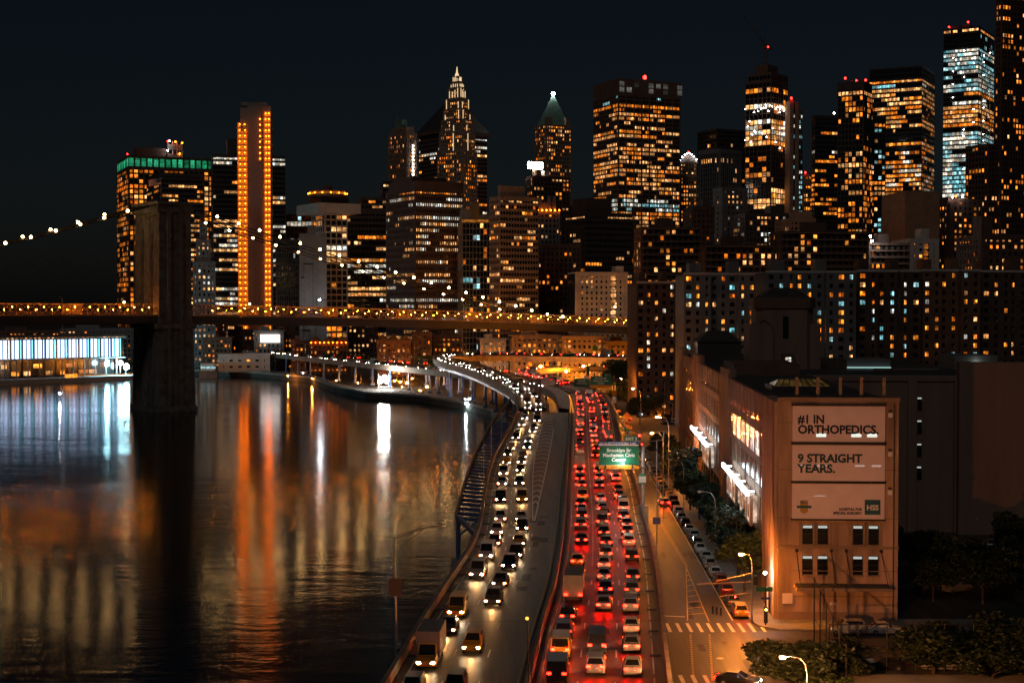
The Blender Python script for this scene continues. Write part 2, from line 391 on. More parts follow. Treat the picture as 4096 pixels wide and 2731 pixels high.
yel(G0, G1); yel(G0, G2); yel(PZ(659, 521, 3), G0, .1); yel(PZ(661, 521, 3), (G0.x + .3, G0.y), .1)
for k in range(1, 10):
    q = k / 10; a = G0.lerp(G1, q); b = G0.lerp(G2, min(1, q - .02)); yel((a.x + .06, a.y), (b.x - .06, b.y + .5), .22)
m2 = MB(); a, b = PZ(663, 615, 3), PZ(685, 616, 3); m2.beam((a.x, a.y, 3.0085), (b.x, b.y, 3.0085), .35, .006); m2.build('stop_line', M['paint'], hx)
mb = MB()
for q in range(26):
    for uu in (690.5, 709.5):
        p = PZ(uu + q * .12, 634 + q * 1.8, 3); mb.box(p.x - .12, p.x + .12, p.y - .2, p.y + .2, 3.004, 3.009)
mark('dotted_guide_line', mb, M['ypaint'])
mb = MB(); mb.beam((38, 162, 3.009), (150, 162, 3.009), .14, .006); mb.beam((38, 162.4, 3.009), (150, 162.4, 3.009), .14, .006); mark('centre_line', mb, M['ypaint'])
mh = MB(); p = PZ(720, 657.5, 3); mh.tube((p.x, p.y, 3.0), (p.x, p.y, 3.012), .42, 16); tag(mh.build('manhole_cover', M['steel']), 'round pale manhole cover in the orange lit crossing', 'manhole')

# ------------------------------------------------------------------ elevated highway
def zM(Y):
    if Y < 300: return 8.5
    if Y < 430: return 8.5 + 2.7 * (Y - 300) / 130
    return min(13.0, 11.2 + 1.8 * (Y - 430) / 130)
def zR(Y):
    if Y < 430: return zM(Y)
    return min(17.5, 11.2 + 6.3 * (Y - 430) / 210)
def line(pts, zf, dz=0.0): return [PF(u, v, lambda Y: zf(Y) + dz) - Vector((0, 0, dz)) for u, v in pts]
NL = line([(385, 682), (430, 606), (474, 541.4), (481.3, 521.7), (485, 497), (489.3, 470.7), (493, 458), (502.5, 438.8), (512, 422.8), (519, 406.9)], zM, 1.0)
NR = line([(520.6, 682.7), (528, 649), (540.8, 606.6), (550.4, 576.8), (555.7, 542.8), (559.4, 516.3), (562, 481), (566.3, 438.8), (569.5, 409)], zM)
SL = line([(536, 682), (541.8, 660), (549.3, 622.5), (560, 590.6), (566.3, 548), (569.5, 516.3), (570.5, 481), (572.7, 428), (574, 406), (572, 395.5), (566, 388.2)], zM)
SR = line([(668, 682.7), (662.7, 633), (658, 590.7), (654.2, 558.8), (650, 537.5), (642.5, 513), (635, 476), (626.6, 456), (620.2, 438.8), (616, 417.5), (611.7, 401.6), (606.4, 393.5), (597, 388)], zM, 1.0)
GL = line([(533, 520), (532.5, 508), (533, 460), (543, 421), (548, 407)], zM)
GR = line([(534.5, 520), (541, 492), (549, 455), (554.6, 423), (559, 404)], zM)
def extend_near(P, k):
    d = (P[0] - P[1]); d.z = 0; d.normalize(); return [P[0] + d * k] + P
NL, NR, SL, SR = (extend_near(P, 75) for P in (NL, NR, SL, SR))
def atY(P, Y):
    for i in range(len(P) - 1):
        if P[i].y <= Y <= P[i + 1].y or P[i].y >= Y >= P[i + 1].y:
            if abs(P[i + 1].y - P[i].y) < 1e-6: return P[i].copy()
            return P[i].lerp(P[i + 1], (Y - P[i].y) / (P[i + 1].y - P[i].y))
    return (P[0] if abs(Y - P[0].y) < abs(Y - P[-1].y) else P[-1]).copy()
def grid(P, Q, y0, y1, st=6.0, zf=zM):
    L, R = [], []; y = y0
    while y <= y1 + .01:
        a, b = atY(P, y), atY(Q, y); a.z = b.z = zf(y); a.y = b.y = y; L.append(a); R.append(b); y += st
    return L, R
def soft(P):
    Q = [p.copy() for p in P]
    for _ in range(2):
        for i in range(1, len(Q) - 1): Q[i].x = (Q[i - 1].x + 2 * Q[i].x + Q[i + 1].x) / 4
    return Q
a, b = grid(NL, NR, 54, 420); NLg, NRg = soft(a), soft(b)
a, b = grid(SL, SR, 54, 492); SLg, SRg = soft(a), soft(b)
def deck(name, L, R, thick=1.1, m='deck'):
    q = MB(); q.ribbon(L, R)
    dz = Vector((0, 0, -thick)); q.ribbon([p + dz for p in L], [p + dz for p in R]); q.ribbon(L, [p + dz for p in L]); q.ribbon(R, [p + dz for p in R])
    return struct(q.build(name, M[m]))
RN = deck('highway_northbound_road', NLg, NRg); RS = deck('highway_southbound_road', SLg, SRg)
# median: dark trough, yellow lines and a concrete barrier
q = MB(); n = min(len(NRg), len(SLg)); q.ribbon([p + Vector((.02, 0, -.25)) for p in NRg[:n]], [p + Vector((-.02, 0, -.25)) for p in SLg[:n]]); struct(q.build('median_trough', M['blackm']))
MID = [NRg[i].lerp(SLg[i], .55) for i in range(n)]
q = MB(); q.strip(MID, -.16, .16, -.3, 1.05); q.build('median_barrier', M['barr'], RS)
q = MB(); q.strip(NLg, -.45, 0, -1.4, 1.0); wp = q.build('parapet', M['barr'], RN)
q = MB(); q.strip(SRg, 0, .42, -1.4, 1.0); sp = q.build('parapet', M['barr'], RS)
# drain scuppers / posts along both parapets
for P, off, dx in ((SRg, -.75, 1), (NLg, .75, -1)):
    host = sp if dx == 1 else wp
    for i, p in enumerate(resample(offset(P, off), 10.5)):
        if 115 < p.y < 330: m2 = MB(); m2.box(p.x - .62, p.x + .45, p.y - .2, p.y + .2, p.z + .01, p.z + .09); m2.build('drain_grate', M['blackm'], host)
def zl(P, dz): return [p + Vector((0, 0, dz)) for p in P]
def linemark(name, P, off, w, m, dash=None, dz=.006, y0=0, y1=1e9):
    q = MB(); Q = [p for p in offset(P, off) if y0 <= p.y <= y1]
    if dash is None: q.ribbon(zl(offset(Q, -w / 2), dz), zl(offset(Q, w / 2), dz)); struct(q.build(name, m)); return
    on, gap = dash; R = resample(Q, on + gap); root = thing(name, None, None); root['kind'] = 'structure'
    for i in range(len(R) - 1):
        d = (R[i + 1] - R[i]).normalized(); a = R[i] + Vector((0, 0, dz)); b = a + d * on
        if a.y > 330: q.beam(a, b, w, .004)
        else: m2 = MB(); m2.beam(a, b, w, .004); m2.build('dash', m, root)
    if q.v: stuff(q.build('dash', m, root))
linemark('edge_line', NLg, 1.0, .14, M['paint'], (5.5, 2.2)); linemark('edge_line', NRg, -.25, .13, M['ypaint'])
linemark('edge_line', SLg, .35, .13, M['ypaint']); linemark('edge_line', SRg, -1.1, .16, M['paint'], (6.5, 1.2))
linemark('lane_line', NLg, 4.55, .15, M['paint'], (3, 9), y1=300); linemark('lane_line', NLg, 7.9, .15, M['paint'], (3, 9), y1=218)
linemark('lane_line', SLg, 3.75, .16, M['paint'], (3, 9), y1=182); linemark('lane_line', SLg, 3.75, .2, M['paint'], (.6, .9), y0=182)
linemark('lane_line', SLg, 7.15, .16, M['paint'], (3, 9))
# gore with chevrons
GLs, GRs = smooth(GL, 2), smooth(GR, 2)
q = MB(); q.ribbon(zl(offset(GLs, -.1), .006), zl(offset(GLs, .1), .006)); q.ribbon(zl(offset(GRs, -.12), .006), zl(offset(GRs, .12), .006)); struct(q.build('gore_line', M['paint']))
root = thing('gore_chevron', None, None); root['kind'] = 'structure'
y = 236.0
while y < 395:
    a, b = atY(GLs, y), atY(GRs, y); dz = Vector((0, 0, .007)); c = a.lerp(b, .6) + Vector((0, 4.5, 0)); c.z = zM(c.y)
    if b.x - a.x > .7:
        m2 = MB(); m2.beam(a + dz, c + dz, .35, .004); m2.beam(c + dz, b + dz, .35, .004); m2.build('stripe', M['paint'], root)
    y += 7.5
# expansion joints across both decks
for y in (152, 203, 262, 330):
    for L, R in ((NLg, NRg), (SLg, SRg)):
        a, b = atY(L, y), atY(R, y); m2 = MB(); m2.beam(a + Vector((.1, 0, .002)), b + Vector((-.1, 1.5, .002)), .22, .006); struct(m2.build('expansion_joint_line', M['blackm']))
pt = thing('repair_patch', None, None); pt['kind'] = 'structure'
for k in range(26):
    y = random.uniform(128, 300); L_, off = random.choice(((NLg, 9.3), (NLg, 8.8), (NLg, 4.2), (SLg, 5.4), (SLg, 2.1), (SLg, 8.6))); a = atY(L_, y); w_, l_ = random.uniform(.5, 1.6), random.uniform(1.0, 7)
    m2 = MB(); m2.obox((a.x + off + random.uniform(-.8, .8), y, zM(y) + .0035), (.06, 1), l_, w_, .003); m2.build('patch', M['patch'], pt)
for k in range(14):
    y = random.uniform(152, 290); m2 = MB(); m2.obox((random.uniform(21, 26.5) + .03 * (y - 150), y, 3.0055), (.03, 1), random.uniform(1, 8), random.uniform(.5, 1.5), .003); m2.build('patch', M['patch'], pt)
# far ramps and decks
rO = [(519, 406.9), (518, 400.5), (513, 394), (502.6, 386.7), (481, 376), (464, 369.5), (447, 364.5), (436, 361.5), (432.5, 359), (435, 356.5), (446, 354.8), (474, 354), (512, 354.2), (575, 355.2), (640, 356.5), (690, 357)]
rI = [(548, 407), (541, 396), (529, 388), (514, 380), (492, 369.5), (474, 363.5), (459, 360.5), (452, 359.5), (450, 358.8), (452, 358.2), (458, 357.5), (478, 357), (512, 357.2), (575, 358.4), (640, 360), (690, 360.6)]
RO, RI = smooth(line(rO, zR), 2), smooth(line(rI, zR), 2)
nL = [(569.5, 409), (570, 398), (566, 391), (556, 387), (540, 382.5), (520, 378.5), (490, 373.5), (440, 368.8), (400, 365), (353, 360.5), (327, 358), (256, 349.6), (180, 345)]
nO = [(559, 407), (556.5, 397), (550, 391.5), (539, 388.3), (524, 384.7), (507, 381), (478, 376), (431, 370.8), (392, 366.8), (346, 362), (321, 359.6), (250, 351.3), (172, 346.4)]
ML, MR = smooth(line(nO, zM), 2), smooth(line(nL, zM), 2)
sC = [(584, 391.5), (566, 386), (545, 380.3), (524, 375.6), (492, 371.2), (441, 366.9), (402, 363.3), (355, 359), (329, 356.6), (258, 348.3), (182, 344)]
SMC = smooth(line(sC, zM), 2); SML, SMR = offset(SMC, -4.2), offset(SMC, 4.2)
lC = [(586, 390), (572, 386.2), (548, 379.8), (530, 375.6), (523, 373), (525, 371.2), (534, 370), (548, 369.2), (568, 368.5), (600, 367.6), (660, 366.6)]
LPC = smooth(line(lC, lambda Y: zM(Y) + .35), 2); LPL, LPR = offset(LPC, -3.8), offset(LPC, 3.8)
RR, RF, RF2, RL = [deck(nm, A, B, 1.3) for nm, A, B in (('ramp_road', RO, RI), ('viaduct_northbound_road', ML, MR), ('viaduct_southbound_road', SML, SMR), ('loop_ramp_road', LPL, LPR))]
q = MB(); q.strip(RO, -.4, 0, -1.7, .95); q.build('parapet', M['barr'], RR)
q = MB(); q.strip(RI, 0, .35, -1.7, .95); q.build('parapet', M['barr'], RR)
q = MB(); q.strip(ML, -.35, 0, -1.7, .9); q.build('parapet', M['barr'], RF)
q = MB(); q.strip(LPR, 0, .3, -.6, .9); q.build('parapet', M['barr'], RL)
q = MB(); q.strip([p + Vector((0, 0, -1.2)) for p in RO], .3, 1.0, -1.6, 0); q.build('girder', M['blue'], RR)
# columns
def column(p, top, col, r=.45):
    g = 3.0 if p.y > 480 else -2.0
    m2 = MB(); m2.tube((p.x, p.y, g), (p.x, p.y, top), r, 8); m2.box(p.x - .9, p.x + .9, p.y - .9, p.y + .9, g, g + .9); m2.build('column', M['blue'], col)
for P, off in ((RO, 1.2), (RI, -1.2)):
    for p in resample(offset(P, off), 23):
        if p.y > 440: column(p, p.z - 1.4, RR)
for P, off in ((ML, 1.0), (SMR, -1.0)):
    for p in resample(offset(P, off), 24):
        if p.y > 520: column(p, p.z - 1.3, RF if P is ML else RF2, .5)
# blue outrigger frame beside the river parapet
fr = thing('blue_outrigger_frame', 'blue steel frame of cross beams hanging beside the river parapet', 'steel frame')
OUT = line([(456.5, 517), (462, 493), (473, 459), (481, 444), (491, 424), (505, 407), (511, 399)], zM, -.3)
OUT = [p + Vector((0, 0, 0)) for p in OUT]
q = MB()
q.strip(smooth(OUT, 1), -.3, .12, -.75, .2); q.build('outer_girder', M['bsteel'], fr)
y = OUT[0].y + .5
while y < 400:
    a, b = atY(OUT, y), atY(NLg, y); m2 = MB(); m2.beam(a + Vector((.1, 0, -.45)), (b.x - .5, b.y, b.z - .75), .75, .5); m2.build('cross_beam', M['blue'], fr); y += 5.5
q = MB(); a = OUT[0]; q.tube((a.x + .3, a.y, .9), (a.x + .3, a.y, a.z), .38, 10); q.beam((a.x + .5, a.y, a.z - 3.2), (a.x + 3.4, a.y, a.z - .8), .35, .35)
q.beam((a.x + .2, a.y - .4, a.z - .1), (atY(NLg, a.y - 18).x - .4, a.y - 18, a.z - .3), .5, .7); q.build('post', M['blue'], fr)
q = MB(); q.box(a.x - .9, a.x + 1.5, a.y - 1.2, a.y + 1.2, -2, 1.4); q.build('pier_footing', M['conc'], fr)
for k, (uu, vt, vb) in enumerate(((485, 437, 487), (491, 422, 460), (499, 407, 440), (514, 380, 402), (520, 374, 398))):
    p = atY(NLg, PF(uu, vb, zM).y); zt = zat(vt, p.y)
    m2 = MB(); m2.tube((p.x - .7, p.y, p.z - .9), (p.x - .7, p.y, zt), .09, 6, r2=.06)
    tag(m2.build('bare_pole', M['steel']), 'thin bare steel pole beside the river parapet, %s from the bottom edge' % nth(k + 1), 'pole', 'bare poles along the river parapet')

# ------------------------------------------------------------------ buildings
UNIT = {}
def unitbox(key, m):
    if key not in UNIT:
        q = MB()
        if key[0] == '2': q.box(-.5, -.05, -.5, .5, -.5, .5); q.box(.05, .5, -.5, .5, -.5, .5)
        else: q.box(-.5, .5, -.5, .5, -.5, .5)
        UNIT[key] = q.mesh('window', m, uv=True)
    return UNIT[key]
class Bld:
    """a building: empty at its near corner; local x runs along the front, local y along the side that goes away"""
    def __init__(s, name, label, uL, uC, uR, vt, D, phi=0.0, depth=None, zb=3.0, cat='building', group=None, zt=None):
        ph = radians(phi); tC, tR = TX(uC), TX(uR); X = tC * D
        s.a = (tR * D - X) / (cos(ph) - tR * sin(ph))
        if uL is None: s.b = depth or 28.0
        else:
            tL = TX(uL); den = sin(ph) + tL * cos(ph); s.b = (X - tL * D) / den if den > .02 else 40.0
            s.b = min(s.b, 140.0)
        s.D, s.zb = D, zb; s.h = (zat(vt, D) if zt is None else zt) - zb
        s.root = thing(name, label, cat, (X, D, zb), ph, group)
        s.ph = ph; s.X = X; s.fr = MB(); s.glass = MB(); s.lit = []
        c, sn = cos(ph), sin(ph)
        s.world = lambda x, y: (X + x * c - y * sn, D + x * sn + y * c)
    def hz(s, v): return zat(v, s.D) - s.zb
    def visible(s, face, x0, x1, y0, y1):
        n, p = {'F': ((0, -1), (x0, y0)), 'L': ((-1, 0), (x0, y0)), 'R': ((1, 0), (x1, y0))}[face]
        c, sn = cos(s.ph), sin(s.ph); w = s.world(*p); nw = (n[0] * c - n[1] * sn, n[0] * sn + n[1] * c)
        return nw[0] * -w[0] + nw[1] * -w[1] > 0
    def block(s, x0, x1, y0, y1, z0, z1, bay=3.0, fh=3.8, pier=.3, span=.35, proud=.35, p=.25, pal='aw', bands=(), run=.55, cap=.8, faces='FLR', wf=1.0, glass=True, rows=True, top=0.0):
        """a glazed core with real piers and spandrels in front of it, lit panes set back between them"""
        (s.glass if glass else s.fr).box(x0, x1, y0, y1, z0, z1)
        if cap: s.fr.box(x0 - .25, x1 + .25, y0 - .27, y1 + .25, z1, z1 + cap)
        for face in faces:
            if face in 'LR' and not s.visible(face, x0, x1, y0, y1): continue
            o, d, nn, wd = {'F': ((x0, y0), (1, 0), (0, -1), x1 - x0), 'L': ((x0, y1), (0, -1), (-1, 0), y1 - y0), 'R': ((x1, y0), (0, 1), (1, 0), y1 - y0)}[face]
            nc = max(1, round(wd / (bay * .82))); cw = wd / nc; H = z1 - z0 - top; nr = max(1, round(H / (fh * .95))); rh = H / nr
            ang = atan2(d[1], d[0])
            if pier > 0:
                for i in range(nc + 1):
                    w = pier * cw; x = min(max(i * cw, w / 2), wd - w / 2)
                    s.fr.obox((o[0] + d[0] * x + nn[0] * proud / 2, o[1] + d[1] * x + nn[1] * proud / 2, (z0 + z1) / 2), d, w, proud, z1 - z0 - .02)
            if span > 0 and rows:
                for j in range(nr + 1):
                    w = span * rh; z = min(max(z0 + j * rh, z0 + w / 2 + .03), z0 + H - w / 2 - .03); k = proud * .7
                    s.fr.obox((o[0] + d[0] * wd / 2 + nn[0] * k / 2, o[1] + d[1] * wd / 2 + nn[1] * k / 2, z), d, wd - .04, k, w)
            if top: s.fr.obox((o[0] + d[0] * wd / 2 + nn[0] * proud * .6, o[1] + d[1] * wd / 2 + nn[1] * proud * .6, z1 - top / 2), d, wd - .03, proud * 1.2, top - .05)
            wx, wz = cw * (1 - pier) * .96 * wf, rh * (1 - span) * .94
            for j in range(nr):
                zc = z0 + (j + .5) * rh; vv = 305 - (s.zb + zc - CZ) * FPX / s.D
                pr, pl = (p * 1.7 if .03 < p < .3 else min(.9, p * 1.15)), pal
                for b in bands:
                    if b[0] <= vv <= b[1]: pr, pl = b[2], b[3]; break
                pr = min(.97, pr * random.choice((.6, .9, 1.1, 1.3, 1.6))) if pr < .85 else pr
                on = random.random() < pr; col_ = random.choice(pl)
                for i in range(nc):
                    if random.random() > run: on = random.random() < pr
                    if random.random() < .22: col_ = random.choice(pl)
                    if on:
                        x = (i + .5) * cw
                        s.lit.append(((o[0] + d[0] * x + nn[0] * .05, o[1] + d[1] * x + nn[1] * .05, zc), ang, wx, wz, col_))
    def win(s, face, x, z, w, h, key, off=.06, y=0.0):
        if face == 'F': s.lit.append(((x, y - off, z), 0, w, h, key))
        else: s.lit.append(((-off + y, x, z), pi / 2, w, h, key))
    def done(s, wall, glass='glass', limit=300, roof=None):
        if s.fr.v: s.fr.build('facade', M[wall], s.root)
        if s.glass.v: s.glass.build('glazing', M[glass], s.root)
        random.shuffle(s.lit); far = s.lit[limit:]
        for (c, an, w, h, k) in s.lit[:limit]:
            obj('window', unitbox(k, WM.get(k) or M.get(k) or WM[k[1:]]), s.root, c, an, (w, .09, h))
        ks = sorted(set(l[4] for l in far))
        if ks:
            q = MB()
            for (c, an, w, h, k) in far: q.obox(c, (cos(an), sin(an)), w, .09, h, ks.index(k))
            stuff(q.build('window', [WM.get(k) or M.get(k) or WM[k[1:]] for k in ks], s.root, uv=True))
        return s
def part(b, name, fn, m):
    q = MB(); fn(q); return q.build(name, M[m] if isinstance(m, str) else m, b.root)
def lampball(name, p, r, m, parent=None):
    q = MB()
    for k in range(3):
        a0, a1 = -pi / 2 + pi * k / 3, -pi / 2 + pi * (k + 1) / 3
        for i in range(6):
            t0, t1 = 2 * pi * i / 6, 2 * pi * (i + 1) / 6
            P = [(cos(a0) * cos(t0), cos(a0) * sin(t0), sin(a0)), (cos(a0) * cos(t1), cos(a0) * sin(t1), sin(a0)), (cos(a1) * cos(t1), cos(a1) * sin(t1), sin(a1)), (cos(a1) * cos(t0), cos(a1) * sin(t0), sin(a1))]
            if k == 0: P = P[1:]
            if k == 2: P = P[:3]
            q.poly([(p[0] + x * r, p[1] + y * r, p[2] + z * r) for x, y, z in P])
    return q.build(name, M[m] if isinstance(m, str) else m, parent)

# 1 green-crowned slab
b = Bld('office_tower', 'wide office slab with a glowing green top storey behind the stone bridge tower', 118, 129.5, 214.5, 155.5, 1300, 24)
zt = b.h; zg0, zg1 = b.hz(165.5), b.hz(157.5)
b.block(0, b.a, 0, b.b, 0, zg0 - 2, bay=5.7, fh=5.0, pier=.30, span=.3, p=.42, pal='aaaw', bands=((166, 172, .75, 'aaw'), (185, 215, .7, 'aaw')), run=.5)
b.fr.box(.3, b.a - .3, .3, b.b - .3, zg0 - 2, zt)
ng = 14; cw = b.a / ng
for i in range(ng + 1): b.fr.box(max(0, i * cw - .7), min(b.a, i * cw + .7), -.2, .3, zg0 - 1.9, zt - .02)
for i in range(ng): b.win('F', (i + .5) * cw, (zg0 + zg1) / 2, cw - 1.7, zg1 - zg0, 'green_lit', y=.3)
for i in range(7): b.win('L', (i + .5) * b.b / 7, (zg0 + zg1) / 2, b.b / 7 * .6, zg1 - zg0, 'green_lit', y=.3)
b.fr.box(-.3, b.a + .3, -.32, b.b, zg1 + .6, zt + .5)
b.fr.box(b.a * .12, b.a * .46, 8, 30, zt + .5, zt + 9)
part(b, 'roof_plant', lambda q: (q.box(b.a * .47, b.a * .64, 6, 20, zt, zt + 4), [q.tube((b.a * x, 6, zt), (b.a * x, 6, zt + 15.5), .35) for x in (.47, .53, .58, .64)], q.box(b.a * .47, b.a * .64, 7, 19, zt + 8, zt + 13)), 'steel')
for x, z, m in ((.47, 15.5, 'redb'), (.49, 15.7, 'beacon'), (.56, 15.3, 'deckl'), (.64, 14.5, 'deckl'), (.47, 7, 'beacon'), (.61, 4.5, 'deckl'), (.0, 2, 'redb')): lampball('roof_lamp', (b.a * x, 5, zt + z), .7, {'beacon': 'floodbig', 'deckl': 'bulb'}.get(m, m), b.root)
b.done('brown')
# 2 dark block in front of it
b = Bld('office_block', 'black office block with broken orange window rows in front of the green-topped slab', 148, 160, 204, 173, 1150, 25)
b.block(0, b.a, 0, b.b, 0, b.h, bay=3.2, fh=4.2, pier=.1, span=.5, p=.3, pal='aww', bands=((173, 183, 0, 'a'), (183, 200, .5, 'aw')), run=.75); b.done('dark')
# 3 stone building
b = Bld('stone_building', 'stepped grey stone building with few lit windows right behind the bridge tower', None, 193, 216, 262, 900, 12, 30)
b.block(0, b.a, 0, 30, 0, b.h, bay=3.4, fh=3.9, pier=.55, span=.5, p=.22, pal='wwh')
b.block(b.a * .15, b.a * .8, 3, 26, b.h + .8, b.h + 14, bay=3.4, fh=3.9, pier=.55, span=.5, p=.15, pal='w')
b.block(b.a * .3, b.a * .62, 6, 20, b.h + 15, b.h + 26, bay=3, fh=3.9, pier=.55, span=.5, p=.1, pal='w'); b.done('grey')
# 4 dark glass tower with a white top band
b = Bld('glass_tower', 'black glass tower with a white lit top band partly behind the orange scaffold tower', None, 214, 286, 155, 1150, 14, 40)
b.block(0, b.a, 0, 40, 0, b.h, bay=2.6, fh=4.1, pier=.08, span=.42, p=.2, pal='hwwh', bands=((157.5, 163, .95, 'h'), (163, 190, .12, 'aw'), (225, 300, .42, 'hww')), run=.8)
b.fr.box(b.a * .2, b.a * .36, 4, 20, b.h + .8, b.h + 14); b.done('dark')
# 5 construction tower with work lights
b = Bld('construction_tower', 'unfinished concrete tower with strings of orange work lamps on its scaffold edges', None, 238.5, 271.5, 105, 950, 6, 24)
A = b.a; H = b.h
b.fr.box(A * .30, A * .72, .8, 22, 0, H); b.fr.box(A * .72, A, 2.2, 22, 0, H); b.fr.box(A * .02, A * .30, 2.2, 22, 0, H - 17)
b.fr.box(A * .08, A * .30, 1.5, 18, H - 17, H - 1); b.fr.box(A * .1, A * .9, 3, 16, H, H + 2.5)
nf = 46; fh = H / nf
po = MB(); bu = []
M['bay'] = glow('scaffold_painted_glow', (1, .17, .008), .85, False)  # glowing panels behind the bulbs, painted stand-in for work-lamp light on the bays
def SBL(t): m2 = MB(); m2.box(*t); m2.build('bay_painted_glow', M['bay'], b.root)
def SB_(t): m2 = MB(); m2.box(*t); m2.build('floor_slab', M['conc'], b.root)
for j in range(nf):
    z = j * fh
    if z < b.hz(126):
        SB_((-.8, A * .30, -.9, 2.2, z, z + .35))
        SBL((0, A * .29, 1.9, 2.15, z + .5, z + fh - .1))
        bu += [(A * .07 + random.uniform(-.4, .4), -.4, z + fh * .6), (A * .22 + random.uniform(-.4, .4), -.4, z + fh * .62)]
    if z < b.hz(116): SB_((A * .78, A + 1.6 * (j % 3 == 0), -.7, 2.2, z, z + .35)); SBL((A * .80, A * .99, 1.9, 2.15, z + .5, z + fh - .1)); bu += [(A * .86 + random.uniform(-.3, .3), -.3, z + fh * .6), (A * .95, -.3, z + fh * .62)]
    if b.hz(166) < z < b.hz(118): bu += [(A * .68, -.2, z + fh * .6)]; SB_((A * .62, A * .76, -.4, .8, z, z + .35))
for x in (.0, .1, .2, .3, .78, .9, 1.0): po.tube((A * x, -.8, 0), (A * x, -.8, b.hz(126 if x < .5 else 116)), .16, 5)
po.build('scaffold_pole', M['steel'], b.root)
bm = None
for p in bu:
    if bm is None: bm = lampball('work_lamp', (0, 0, 0), .34, 'bulb', b.root); bm.location = p; bm0 = bm
    else: o = bm0.copy(); COL.objects.link(o); o.location = p
b.done('lobby')
# 6 low blocks between scaffold tower and lattice tower
b = Bld('office_block', 'dark glazed block with pale teal lit panes beside the scaffold tower', None, 287, 313, 215, 1000, 10, 26)
b.block(0, b.a, 0, 26, 0, b.h, bay=3.2, fh=4.2, pier=.15, span=.2, p=.14, pal='hcc', bands=((221, 229, .55, 'hc'),)); b.done('dark')
b = Bld('dark_slab', 'plain black slab standing between the scaffold tower and the pale blank block', None, 277, 300.5, 240, 890, 10, 30)
b.block(0, b.a, 0, 30, 0, b.h, bay=1.8, fh=4.0, pier=.35, span=.25, p=.02, pal='h'); b.done('dark')
b = Bld('blank_block', 'pale windowless block with a dark zigzag groove on its wall', None, 299.5, 327, 233, 850, 8, 24)
b.fr.box(0, b.a, 0, 24, 0, b.h); b.fr.box(b.a * .3, b.a * .6, 2, 14, b.h, b.h + 5)
def zz(q):
    P = [(.05, .68), (.16, .68), (.16, .78), (.5, .78), (.5, .44), (.62, .44), (.62, .52), (.98, .52)]
    P2 = [(.05, .30), (.16, .30), (.16, .42), (.58, .42), (.58, .20), (.98, .20)]; P3 = [(.1, .04), (.16, .04), (.16, .3), (.38, .3), (.38, .0)]
    for PP in (P, P2, P3):
        for i in range(len(PP) - 1):
            a_, c_ = PP[i], PP[i + 1]; q.beam((a_[0] * b.a, -.12, a_[1] * b.h), (c_[0] * b.a + (.35 if a_[1] == c_[1] else 0), -.12, c_[1] * b.h + (.4 if a_[0] == c_[0] else 0)), .2, .9)
part(b, 'groove_band', zz, 'blackm'); b.done('grey')
# 7 pale lattice tower with lit drum
b = Bld('lattice_tower', 'pale concrete lattice tower with a blank white crown and an orange lit rooftop drum', 312.6, 325.5, 347.5, 213, 880, 30)
b.block(0, b.a, 0, b.b, 0, b.h, bay=4.6, fh=4.1, pier=.16, span=.28, proud=.6, p=.16, pal='wwa', bands=((244, 262, .85, 'wwh'), (262, 276, .3, 'wwa')), run=.4, cap=0)
zc = b.hz(203.3); q = b.fr; e = 7.5; q.box(-e, b.a + e * .8, -e, b.b + e, b.h, zc)
q = MB(); q.box(b.a * .0 - 2, b.a + 2, 2, b.b, zc, zc + 4.6); q.build('dark_drum', M['dark'], b.root)
cx, cyy = b.a * .42, b.b * .5
q = MB(); q.tube((cx, cyy, zc + 4.6), (cx, cyy, zc + 6.2), 12.5, 24); q.tube((cx, cyy, zc + 7.8), (cx, cyy, zc + 8.4), 11.5, 24); q.tube((cx, cyy, zc + 8.4), (cx, cyy, zc + 12), 3, 10); q.build('rooftop_drum', M['brown'], b.root)
q = MB(); q.tube((cx, cyy, zc + 6.2), (cx, cyy, zc + 7.8), 11.0, 24); q.build('light_ring', WM['a'], b.root)
for i in range(14): t_ = 2 * pi * i / 14; lampball('ring_lamp', (cx + 12 * cos(t_), cyy + 12 * sin(t_), zc + 7), .4, 'bulb', b.root)
b.done('white')
# 8 dark stepped office
b = Bld('office_block', 'dark stepped office block with scattered warm rows between lattice tower and brown office', None, 347, 387, 211, 930, 10, 40)
b.block(0, b.a, 0, 40, 0, b.h, bay=3.0, fh=4.0, pier=.1, span=.42, p=.2, pal='aww', bands=((262, 305, .55, 'wwh'),), run=.78)
b.block(b.a * .38, b.a, 4, 36, b.h + 1, b.h + 9, bay=3, fh=4, pier=.1, span=.4, p=.25, pal='aw'); b.done('dark')
# 9 big brown office
b = Bld('brown_office', 'large brown office building with rows of narrow pale windows and a dark flat crown', 386.5, 415.5, 463, 188, 830, 32)
b.block(0, b.a, 0, b.b, 0, b.h, bay=1.75, fh=3.95, pier=.42, span=.5, proud=.3, p=.32, pal='wwh', bands=((188, 191, .1, 'a'), (191, 195, .9, 'aw'), (195, 208, .75, 'hhw'), (208, 215, .15, 'w'), (268, 279, .6, 'w'), (296, 303, .85, 'h')), run=.86)
z1 = b.h; q = b.fr; q.box(-.2, b.a + .2, -.2, b.b * .9, z1 + .8, b.hz(180)); q.box(b.a * -.0, b.a * .75, 5, b.b * .7, b.hz(180), b.hz(175.5))
b.done('brown2')
b = Bld('narrow_slab', 'narrow dark slab half hidden at the edge of the brown office', None, 383, 391, 182, 1010, 8, 24)
b.block(0, b.a, 0, 24, 0, b.h, bay=3, fh=4, pier=.2, span=.4, p=.1, pal='aw'); b.done('dark')
